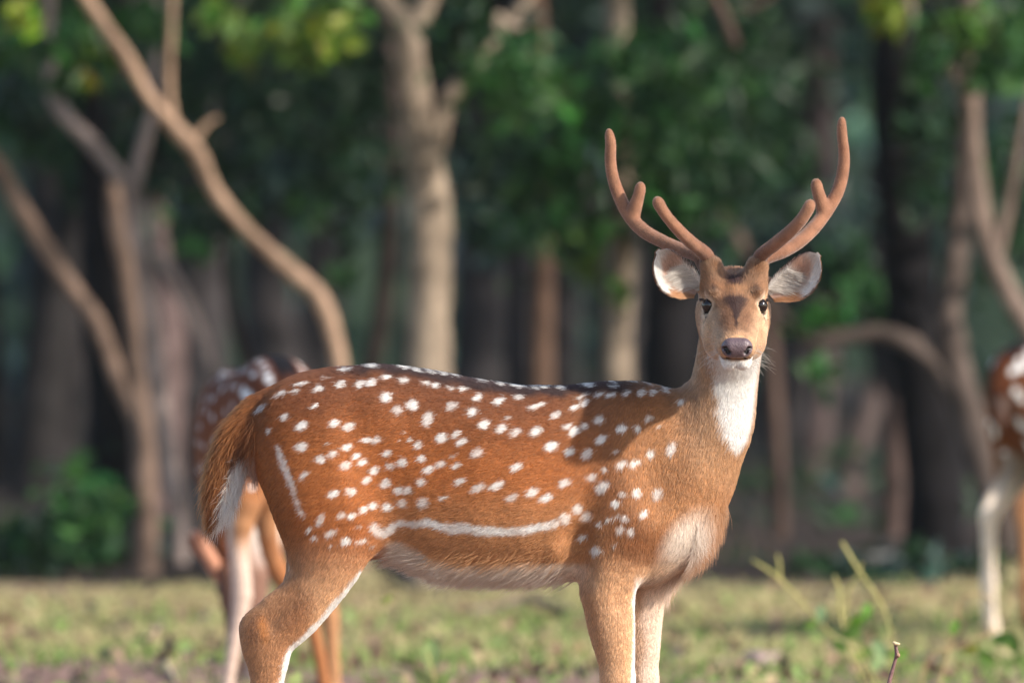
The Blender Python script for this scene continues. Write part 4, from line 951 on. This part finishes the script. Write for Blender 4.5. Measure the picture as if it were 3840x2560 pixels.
# longer loose hairs: belly fringe, brisket fringe, tail, back of thigh
def fringe_d(p, nr):
    px = 1920 + p[:, 0] / K; py = HORIZON + (CAMZ - p[:, 2]) / K
    a = sstep(2040, 2120, py) * sstep(1440, 1500, px) * (1 - sstep(1900, 2200, px)) * (nr[:, 2] < -.45)
    b_ = sstep(1860, 1960, py) * sstep(2420, 2560, px) * (nr[:, 0] > .55) * (py < 2230)
    d_ = (px < 965) * (py > 1560) * (py < 2060) * 1.3
    return a + b_ + d_ + 1e-6
lp, ln = sample_surface(BV, BQ, BN, 15000, fringe_d)
Wl = group_w(lp, G); lc = coat(lp, ln, Wl)
pts, rad = grow(lp, ln, Wl, .024 + .012 * rng.random(len(lp)), .55, .00030, lc, droop=.15, mess=.35)
fur_obj('fur_fringe', pts - BASE, rad, np.clip(lc * (.8 + .4 * rng.random((len(lp), 1))), 0, .88), M_fur, deer)

# ---------------------------------------------------------------- eyes, nose, hooves
def ellipsoid(c, r, R=np.eye(3), seg=28, ring=18):
    th, ph = np.meshgrid(np.linspace(0, 2 * np.pi, seg, endpoint=False), np.linspace(0.02, np.pi - .02, ring), indexing='ij')
    d = np.stack([np.sin(ph) * np.cos(th), np.sin(ph) * np.sin(th), np.cos(ph)], -1) * np.array(r)
    V = d.reshape(-1, 3) @ R + c; a = np.arange(seg * ring).reshape(seg, ring); a2 = np.roll(a, -1, 0)
    return V, np.stack([a[:, :-1], a[:, 1:], a2[:, 1:], a2[:, :-1]], -1).reshape(-1, 4)
for sg, c in zip((-1, 1), EYES):
    V, Q = ellipsoid(c, (.0138, .0138, .0142), HR)
    mesh_np('eye', V - BASE, Q, mat=M_eye, parent=deer)
    # upper lashes
    n = 40; a = np.linspace(-.9, .35, n) + .05 * rng.normal(size=n)
    r0 = .0158; root = c + (np.stack([r0 * np.sin(a) * .95, sg * (.006 + .004 * np.cos(a)), r0 * np.cos(a) * .75], 1)) @ HR
    dr = nrm(np.stack([.5 * np.sin(a) - .15, sg * (1.0 + 0 * a), .05 + .3 * np.cos(a)], 1) @ HR)
    tt = np.linspace(0, 1, 4); pts = root[:, None] + dr[:, None] * (.010 * tt)[None, :, None] - np.array([0, 0, .003])[None, None] * (tt**2)[None, :, None]
    fur_obj('eyelash', pts - BASE, np.tile([.0004, .00035, .0003, .0001], (n, 1)), np.tile([.012, .009, .008], (n, 1)), M_fur, deer)
Wd = lambda s, l, h: HO + np.array([s, l, h]) @ HR
nose_p = [Cone(Wd(.149, -.0115, -.0185), Wd(.149, .0115, -.0185), .0165, .0165, 1, .008), Cone(Wd(.150, -.009, -.0275), Wd(.150, .009, -.0275), .0135, .0135, 1, .008),
          Cone(Wd(.148, -.019, -.022), Wd(.150, -.018, -.027), .0105, .0095, 1, .006), Cone(Wd(.148, .019, -.022), Wd(.150, .018, -.027), .0105, .0095, 1, .006)]
nose_c = []
for sg in (-1, 1):
    nose_c += [Cone(Wd(.162, sg * .0165, -.0250), Wd(.158, sg * .0205, -.0185), .0050, .0035, 1, .004), Cone(Wd(.160, sg * .0205, -.0185), Wd(.154, sg * .0265, -.0205), .0033, .0022, 1, .004)]
V, Q = build_sdf(nose_p, nose_c, .0011, .006)
qn = (V - HO) @ HR.T
nc = np.tile(lin(98, 82, 86, 1.0), (len(V), 1)); nc = mix(nc, 1 - sstep(-.042, -.030, qn[:, 2]), lin(106, 76, 72, 1.0))
for sg in (-1, 1):
    dn = np.minimum(np.linalg.norm(qn - np.array([.158, sg * .0172, -.0255]), axis=1), np.linalg.norm(qn - np.array([.155, sg * .0215, -.0192]), axis=1))
    nc = mix(nc, 1 - sstep(.0045, .0066, dn), lin(24, 16, 18))
mesh_np('nose', V - BASE, Q, mat=M_nose, parent=deer, col=nc)
# whiskers
n = 60; sg = np.where(rng.random(n) < .5, -1, 1); root = HO + np.stack([.10 + .045 * rng.random(n), sg * (.027 + .002 * rng.random(n)), -.03 - .035 * rng.random(n)], 1) @ HR
dr = nrm(np.stack([.3 * rng.normal(size=n), sg * 1.0, -.25 + .5 * rng.normal(size=n)], 1)) @ HR
tt = np.linspace(0, 1, 5); Lw = (.02 + .035 * rng.random(n))[:, None]
pts = root[:, None] + dr[:, None] * (Lw * tt)[..., None] - np.array([0, 0, 1.0])[None, None] * (Lw * .35 * tt**2)[..., None]
fur_obj('whisker', pts - BASE, np.tile([.00022, .0002, .00018, .00013, .00005], (n, 1)), np.tile([.45, .40, .34], (n, 1)), M_fur, deer)
def hooves(parent, base, spots):
    for p in spots:
        for k in (-1, 1):
            o = np.array(p)
            V, Q, T, c = tube([o + [-.012, k * .011, .062], o + [.004, k * .012, .036], o + [.022, k * .010, .010], o + [.030, k * .009, .003]], (.013, .0165, .0145, .006), seg=10, per=4, bump=.02)
            mesh_np('hoof', V - base, Q, T, M_hoof, parent, c)
hooves(deer, BASE, [(xpx(1050), -.078, .006), (xpx(1056), .072, .006), (xpx(2350), -.078, .006), (xpx(2444), .072, .006)])

# ---------------------------------------------------------------- antlers
c1 = lambda x, y, yy: P(2200 + x / 1.4255, 350 + y / 1.4255, DIST + yy)
c1r = lambda r: (r * .87 - 3.5) / 1.4255 * K
def antler(beam, tine, brow, sg):
    pr = []
    for L, kk in ((beam, 1.0), (tine, .86), (brow, .84)):
        a = np.array([[*c1(x, y, yy), c1r(r) * kk + (.0012 if kk == 1 else .0010)] for x, y, yy, r in L]); a = catmull(a, 4)
        pr += [Cone(a[i, :3], a[i + 1, :3], a[i, 3], a[i + 1, 3], 1, .006 if L is beam else .012) for i in range(len(a) - 1)]
    V, Q = build_sdf(pr, [], .0021, .006); N = vnormals(V, Q)
    yy = V[:, 1]
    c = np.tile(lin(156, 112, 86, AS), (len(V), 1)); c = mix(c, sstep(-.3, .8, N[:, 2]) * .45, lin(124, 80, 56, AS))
    hb = V[:, 2]
    c = mix(c, (1 - sstep(zpx(1000), zpx(860), hb + .01 * wob(V, 90, 2))) * .7, lin(104, 66, 46, AS))
    c = mix(c, sstep(.3, 1, wob(V, 70, 5)) * .2, lin(150, 88, 58, AS))
    o = mesh_np('antler', V - BASE, Q, mat=M_velvet, parent=deer, col=c)
    p0, n0 = sample_surface(V, Q, N, 20000)
    ce = np.tile(lin(164, 118, 90, AS), (len(p0), 1)); ce = mix(ce, (1 - sstep(zpx(1000), zpx(900), p0[:, 2])) * .6, lin(112, 76, 54, AS)) * (.85 + .3 * rng.random((len(p0), 1)))
    d = nrm(.6 * n0 + .3 * rng.normal(size=n0.shape) + np.array([0, 0, .9])); L_ = (.0010 + .0010 * rng.random(len(p0)))[:, None]
    pts = p0[:, None] + d[:, None] * (L_ * np.linspace(0, 1, 3))[..., None]
    fur_obj('velvet_fuzz', pts - BASE, np.tile([.00018, .00014, .00006], (len(p0), 1)), np.clip(ce, 0, .86), M_fur, o)
antler([(628, 935, -.115, 33), (600, 875, -.10, 34), (520, 842, -.06, 35), (410, 795, -.02, 36), (300, 733, .015, 38), (222, 645, .04, 36), (172, 545, .05, 34), (140, 450, .05, 31), (127, 360, .045, 29), (128, 270, .035, 27), (119, 205, .03, 18)],
       [(245, 655, .035, 34), (265, 590, .03, 26), (283, 530, .025, 18), (288, 492, .022, 13)],
       [(640, 935, -.125, 33), (640, 868, -.145, 38), (560, 800, -.19, 34), (487, 728, -.225, 29), (425, 655, -.245, 23), (390, 600, -.25, 19), (377, 575, -.25, 15)], -1)
antler([(925, 940, -.115, 33), (945, 890, -.10, 34), (1040, 850, -.06, 37), (1130, 797, -.02, 38), (1215, 718, .015, 38), (1285, 625, .04, 36), (1340, 530, .05, 34), (1368, 430, .05, 32), (1376, 330, .045, 29), (1365, 220, .035, 26), (1364, 143, .03, 19)],
       [(1268, 625, .035, 34), (1246, 560, .03, 25), (1232, 510, .025, 19), (1226, 476, .022, 15)],
       [(925, 935, -.125, 33), (930, 872, -.145, 36), (1010, 805, -.19, 34), (1085, 742, -.225, 31), (1145, 680, -.245, 26), (1182, 622, -.25, 21), (1198, 588, -.25, 16)], 1)

# ---------------------------------------------------------------- ears
def ear(bx, by, tx, ty, yb, yt, W, face, sg):
    b0, t0 = P(2200 + bx / 1.4255, 350 + by / 1.4255, DIST + yb), P(2200 + tx / 1.4255, 350 + ty / 1.4255, DIST + yt)
    e = t0 - b0; L = np.linalg.norm(e); e /= L; N = np.array(face, float); N = nrm(N - e * (N @ e)); bdir = np.cross(N, e) * sg
    if bdir[2] < 0: bdir = -bdir            # +v is the upper edge
    nu, nv = 40, 24
    u = np.linspace(0, 1, nu); v = np.linspace(-1, 1, nv)
    wu = W * np.interp(u, [0, .08, .2, .35, .5, .65, .78, .88, .95, 1], [.42, .52, .76, .95, 1, .96, .84, .66, .45, .14])
    bow = -.0105 * np.sin(np.pi * u)
    cup = np.interp(u, [0, .25, .6, 1], [1.15, .95, .55, .2])
    def pos(uu, vv, off=0):
        w_ = np.interp(uu, u, wu); cu = np.interp(uu, u, cup)
        return b0 + e * (L * uu)[..., None] + bdir * (w_ * vv * np.where(vv < 0, 1.0, .95) + np.interp(uu, u, bow))[..., None] + N * (cu * w_ * (np.abs(vv)**2.2 - 1) * .8 + off)[..., None]
    U, Vv = np.meshgrid(u, v, indexing='ij')
    Fr = pos(U, Vv).reshape(-1, 3); Bk = (pos(U, Vv * 1.02, -.0028)).reshape(-1, 3)
    V = np.concatenate([Fr, Bk]); a = np.arange(nu * nv).reshape(nu, nv); n0 = nu * nv
    Q = np.stack([a[:-1, :-1], a[1:, :-1], a[1:, 1:], a[:-1, 1:]], -1).reshape(-1, 4)
    Qb = Q[:, ::-1] + n0
    rim = np.concatenate([a[:, 0], a[-1, 1:], a[::-1, -1][1:], a[0, ::-1][1:]]); r2 = np.roll(rim, -1)
    Qr = np.stack([rim, rim + n0, r2 + n0, r2], -1)
    uu, vv = U.ravel(), Vv.ravel()
    def colr(uu, vv):
        c = np.tile(lin(206, 172, 154, .9), (len(uu), 1))
        c = mix(c, np.exp(-((uu - .5) / .2)**2 - ((vv - .25) / .35)**2) * .6, lin(140, 106, 92, 1.0))
        c = mix(c, sstep(.25, .6, -vv + .35 * sstep(.5, .9, uu)) * sstep(.28, .42, uu), WHITE)
        c = mix(c, sstep(.72, .95, uu), WHITE)
        c = mix(c, sstep(.0, .35, vv) * (1 - sstep(.45, .60, uu)), WHITE * .9)
        c = mix(c, sstep(.25, .55, -vv) * (1 - sstep(.26, .40, uu)), lin(190, 140, 102, AS))
        c = mix(c, sstep(.93, .985, np.abs(vv)) * sstep(.2, .4, uu), lin(60, 38, 32, AS))
        return mix(c, sstep(.965, .995, uu), lin(60, 38, 32, AS))
    cf = colr(uu, vv); cb = np.tile(lin(120, 76, 46, AS), (n0, 1))
    o = mesh_np('ear', V - BASE, np.concatenate([Q, Qb, Qr]), mat=M_ear, parent=deer, col=np.concatenate([cf, cb]))
    # inner tufts from the upper edge sweeping in, short fuzz all over
    n = 480
    u1 = .03 + .47 * rng.random(n); v1 = .9 - .5 * rng.random(n)**2
    u2 = u1 + .10 + .12 * rng.random(n) - .12 * (u1 - .3); v2 = v1 - (.7 + .55 * rng.random(n))
    tt = np.linspace(0, 1, 6)
    A = u1[:, None] + (u2 - u1)[:, None] * tt; B_ = np.clip(v1[:, None] + (v2 - v1)[:, None] * tt, -.95, .95)
    pts = pos(A, B_) + N * (.006 * np.sin(np.pi * (tt * .8 + .1)) * (.4 + .8 * rng.random((n, 1))))[..., None]
    hc_ = np.tile(WHITE, (n, 1)) * np.array([1, .93, .87]) * (.5 + .35 * rng.random((n, 1)))
    fur_obj('ear_tuft', pts - BASE, np.tile([.0003, .0003, .00028, .00025, .0002, .00008], (n, 1)), np.clip(hc_, 0, .88), M_fur, o)
    n = 5000
    u1 = rng.random(n); v1 = rng.random(n) * 2 - 1; back = rng.random(n) < .4
    edge = rng.random(n) < .25; v1 = np.where(edge, np.sign(v1) * (.93 + .07 * rng.random(n)), v1)
    tt = np.linspace(0, 1, 4); Lh = .06 + .05 * rng.random(n)
    A = np.clip(u1[:, None] + Lh[:, None] * tt, 0, 1.03); B_ = v1[:, None] + (.12 * v1 + .05 * rng.normal(size=n))[:, None] * tt
    off = np.where(back, -.003, .0003)[:, None] + np.where(back, -1, 1)[:, None] * .0025 * tt
    pts = pos(A, B_) + N * off[..., None]
    cc = np.where(back[:, None], lin(120, 76, 46, AS)[None], colr(u1, v1)) * (.75 + .5 * rng.random((n, 1)))
    fur_obj('ear_fuzz', pts - BASE, np.tile([.0003, .00028, .0002, .00008], (n, 1)), np.clip(cc, 0, .88), M_fur, o)
ear(602, 1066, 382, 848, -.145, -.175, .0355, (.15, -.97, .10), -1)
ear(978, 1085, 1236, 866, -.145, -.160, .0345, (-.12, -.97, .10), 1)

# ================================================================== THE DEER BEHIND
def rot_z(a): return np.array([[math.cos(a), -math.sin(a), 0], [math.sin(a), math.cos(a), 0], [0, 0, 1]])
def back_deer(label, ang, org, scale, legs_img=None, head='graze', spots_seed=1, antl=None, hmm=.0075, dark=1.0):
    """built in its own frame (x forward); legs may be given as image chains at their own distances"""
    org = np.array(org, float); Rz = rot_z(ang)
    to_l = lambda p: ((np.array(p) - org) @ Rz) / scale        # world -> local (row vectors)
    G_ = {'trunk': [trunk_loft()] + CHESTP(), 'neck': chain([(Pd(2520, 1735), .118), (Pd(2600, 1760), .095), (Pd(2720, 1980), .075), (Pd(2810, 2240, -.03), .064), (Pd(2850, 2460, -.055), .058)], .8, .05)}
    G_['tail'] = chain([(Pd(985, 1545), .030), (Pd(955, 1620), .028), (Pd(945, 1720), .026), (Pd(952, 1830), .017), (Pd(960, 1890), .008)], .8, .03)
    L_ = legs()
    if legs_img:
        for g, (pts, sy) in legs_img.items():
            L_[g] = chain([(to_l(P(a, b_, d_)), r_ * d_ / FPX / scale) for a, b_, d_, r_ in pts], 1.0, .03, 2)
    G_.update(L_)
    ho, hf, hl, hu = head_frame(Pd(2870, 2610, -.06), (.25, 0, -.97), (0, 1, 0))
    R_ = np.array([hf, hl, hu if hu[0] > 0 else -hu])
    G_['head'] = head_prims(ho, R_)
    V, Q = build_sdf(sum(G_.values(), []), [], hmm); N = vnormals(V, Q); Wt = group_w(V, G_)
    c = coat(V, N, Wt, head=False, spots=False)
    c = mix(c, Wt['trunk'] * .6, lin(118, 62, 40, AS))
    c = mix(c, Wt['tail'], lin(120, 66, 42, AS))
    c = c * (1 - .25 * sstep(.40, .52, V[:, 2]))[:, None] * dark  # shade painted into the coat: upper body darkened, all scaled by dark
    px = 1920 + V[:, 0] / K; py = HORIZON + (CAMZ - V[:, 2]) / K
    c = mix(c, Wt['head'], lin(130, 95, 80, AS))
    r_ = np.random.default_rng(spots_seed); m = np.zeros(len(V))
    for row in range(5):                        # rows of white spots along both flanks
        for xx in np.arange(1080, 2400, 150):
            for side in (-1, 1):
                cx, cyy = xx + 26 * r_.normal(), np.interp(xx, [a for a, *_ in TR], [b_ for _, b_, *_ in TR]) + 60 + row * 112 + 24 * r_.normal()
                mm = bl(px, py, cx, cyy, 22, 15, 20, .4) * (np.sign(V[:, 1]) == side) * (np.abs(V[:, 1]) > .055) * (N[:, 2] < (.95 if row else 2))
                m = np.maximum(m, mm * (Wt['trunk'] + Wt['hind_near'] + Wt['hind_far'] + Wt['fore_near'] + Wt['fore_far'] * .9).clip(0, 1))
    for k in range(34):                         # rump spots
        cy_, cz_ = r_.uniform(.045, .13) * r_.choice([-1, 1]), r_.uniform(.50, .86)
        m = np.maximum(m, (1 - sstep(.6, 1.3, np.hypot((V[:, 1] - cy_) / .010, (V[:, 2] - cz_) / .014))) * (N[:, 0] < -.15) * (px < 1300))
    c = mix(c, m * (py < 2050), WHITE)
    tk = np.abs(V[:, 1])
    hip = np.clip(Wt['trunk'] + Wt['hind_near'] + Wt['hind_far'], 0, 1)
    dl = (1 - sstep(.026, .036, tk)) * (N[:, 2] > .1) * hip * sstep(955, 1000, px)
    c = mix(c, dl, (.006, .005, .006))
    for xx in np.arange(1000, 2400, 84):        # spots edging the dorsal line
        for side in (-1, 1):
            d = np.hypot((px - xx) / 17, (V[:, 1] - side * .050) / .009)
            c = mix(c, (1 - sstep(.7, 1.3, d)) * (N[:, 2] > .3) * hip, WHITE)
    if legs_img:
        for g in legs_img:
            k_ = Wt[g] * (1 - sstep(.34, .46, V[:, 2] + .02 * wob(V, 30)))
            tones = {'hind_near': lin(222, 195, 178, .8), 'fore_near': lin(180, 160, 152, .7), 'hind_far': lin(178, 118, 76, .75), 'fore_far': lin(196, 145, 104, .75)}
            c = mix(c, k_, tones[g])
    else:
        for g in ('hind_far', 'fore_far'): c = mix(c, Wt[g] * (1 - sstep(.40, .50, V[:, 2] + .02 * wob(V, 30))) * .95, lin(236, 212, 192, 1.1))
    e = empty('spotted_deer', org, label, 'deer', 'spotted deer in the clearing'); e.rotation_euler = (0, 0, ang); e.scale = (scale,) * 3
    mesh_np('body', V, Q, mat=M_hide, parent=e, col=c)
    p0, n0 = sample_surface(V, Q, N, 30000); W0 = group_w(p0, G_)
    for sg in (-1, 1):
        Ve, Qe = ellipsoid(ho + np.array([.002, sg * .0525, 0]) @ R_, (.015,) * 3); mesh_np('eye', Ve, Qe, mat=M_eye, parent=e)
        b0 = ho + np.array([-.082, sg * .06, .02]) @ R_; t0 = b0 + np.array([-.05, sg * .085, .03]) @ R_
        uu = np.linspace(0, 1, 10); vv = np.linspace(-1, 1, 8); U, Vv = np.meshgrid(uu, vv, indexing='ij')
        wv = .033 * np.interp(U, [0, .2, .5, .8, 1], [.45, .8, 1, .75, .08]); ax = nrm(t0 - b0); nn = nrm(np.cross(ax, R_[2])); fz = np.cross(nn, ax)
        Fr = (b0 + (t0 - b0) * U[..., None] + nn * (wv * Vv)[..., None] + fz * (.6 * wv * (Vv**2 - 1))[..., None]).reshape(-1, 3)
        a = np.arange(80).reshape(10, 8); Qe = np.stack([a[:-1, :-1], a[1:, :-1], a[1:, 1:], a[:-1, 1:]], -1).reshape(-1, 4)
        Ve = np.concatenate([Fr, Fr - fz * .004]); mesh_np('ear', Ve, np.concatenate([Qe, Qe[:, ::-1] + 80]), mat=M_ear, parent=e, col=np.concatenate([np.tile(lin(180, 140, 130, 1), (80, 1)), np.tile(lin(110, 75, 60, AS), (80, 1))]))
    if antl:
        for L in antl:
            pr = chain([(to_l(P(a, b_, d_)), r_ * d_ / FPX / scale) for a, b_, d_, r_ in L], 1, .01, 3)
            Va, Qa = build_sdf(pr, [], .004, .01); mesh_np('antler', Va, Qa, mat=M_velvet, parent=e, col=np.tile(lin(208, 150, 122, AS), (len(Va), 1)))
    return e
D1 = 29.4
leftlegs = {
 'hind_near': ([(960, 1700, 29.3, 95), (915, 1890, 29.2, 66), (893, 2030, 29.2, 40), (900, 2130, 29.2, 37), (907, 2230, 29.2, 39), (892, 2330, 29.2, 30), (872, 2450, 29.2, 25), (855, 2560, 29.2, 23), (848, 2640, 29.2, 28)], 1),
 'hind_far': ([(1075, 1700, 29.3, 100), (1010, 1880, 29.3, 62), (1010, 2010, 29.3, 44), (1040, 2130, 29.3, 38), (1095, 2220, 29.3, 34), (1172, 2349, 29.3, 26), (1215, 2560, 29.3, 24), (1225, 2640, 29.3, 28)], 1),
 'fore_near': ([(930, 1750, 30.2, 90), (935, 2000, 30.2, 55), (938, 2250, 30.2, 36), (945, 2400, 30.2, 28), (950, 2590, 30.2, 28)], 1),
 'fore_far': ([(1130, 1750, 30.2, 90), (1190, 2000, 30.2, 52), (1228, 2250, 30.2, 32), (1238, 2310, 30.2, 33), (1245, 2420, 30.2, 25), (1255, 2600, 30.2, 27)], 1)}
a1 = math.radians(103)
o1 = P(955, 0, 29.75); o1[2] = 0.0
back_deer('grazing spotted stag behind the left one\'s rump, seen from the rear with head down', a1, o1, .975, leftlegs,
          antl=[[(872, 2245, 30.3, 30), (815, 2140, 30.2, 29), (765, 2060, 30.15, 29), (738, 2010, 30.1, 26)], [(905, 2240, 30.35, 32), (930, 2150, 30.4, 30), (925, 2080, 30.4, 24)]])
o2 = P(3700, 0, 34.0); o2[2] = 0; a2 = math.radians(47)
o2 = P(3718, 0, 34.6); o2[2] = 0; o2 = o2 - rot_z(a2) @ np.array([-.455, .075, 0])
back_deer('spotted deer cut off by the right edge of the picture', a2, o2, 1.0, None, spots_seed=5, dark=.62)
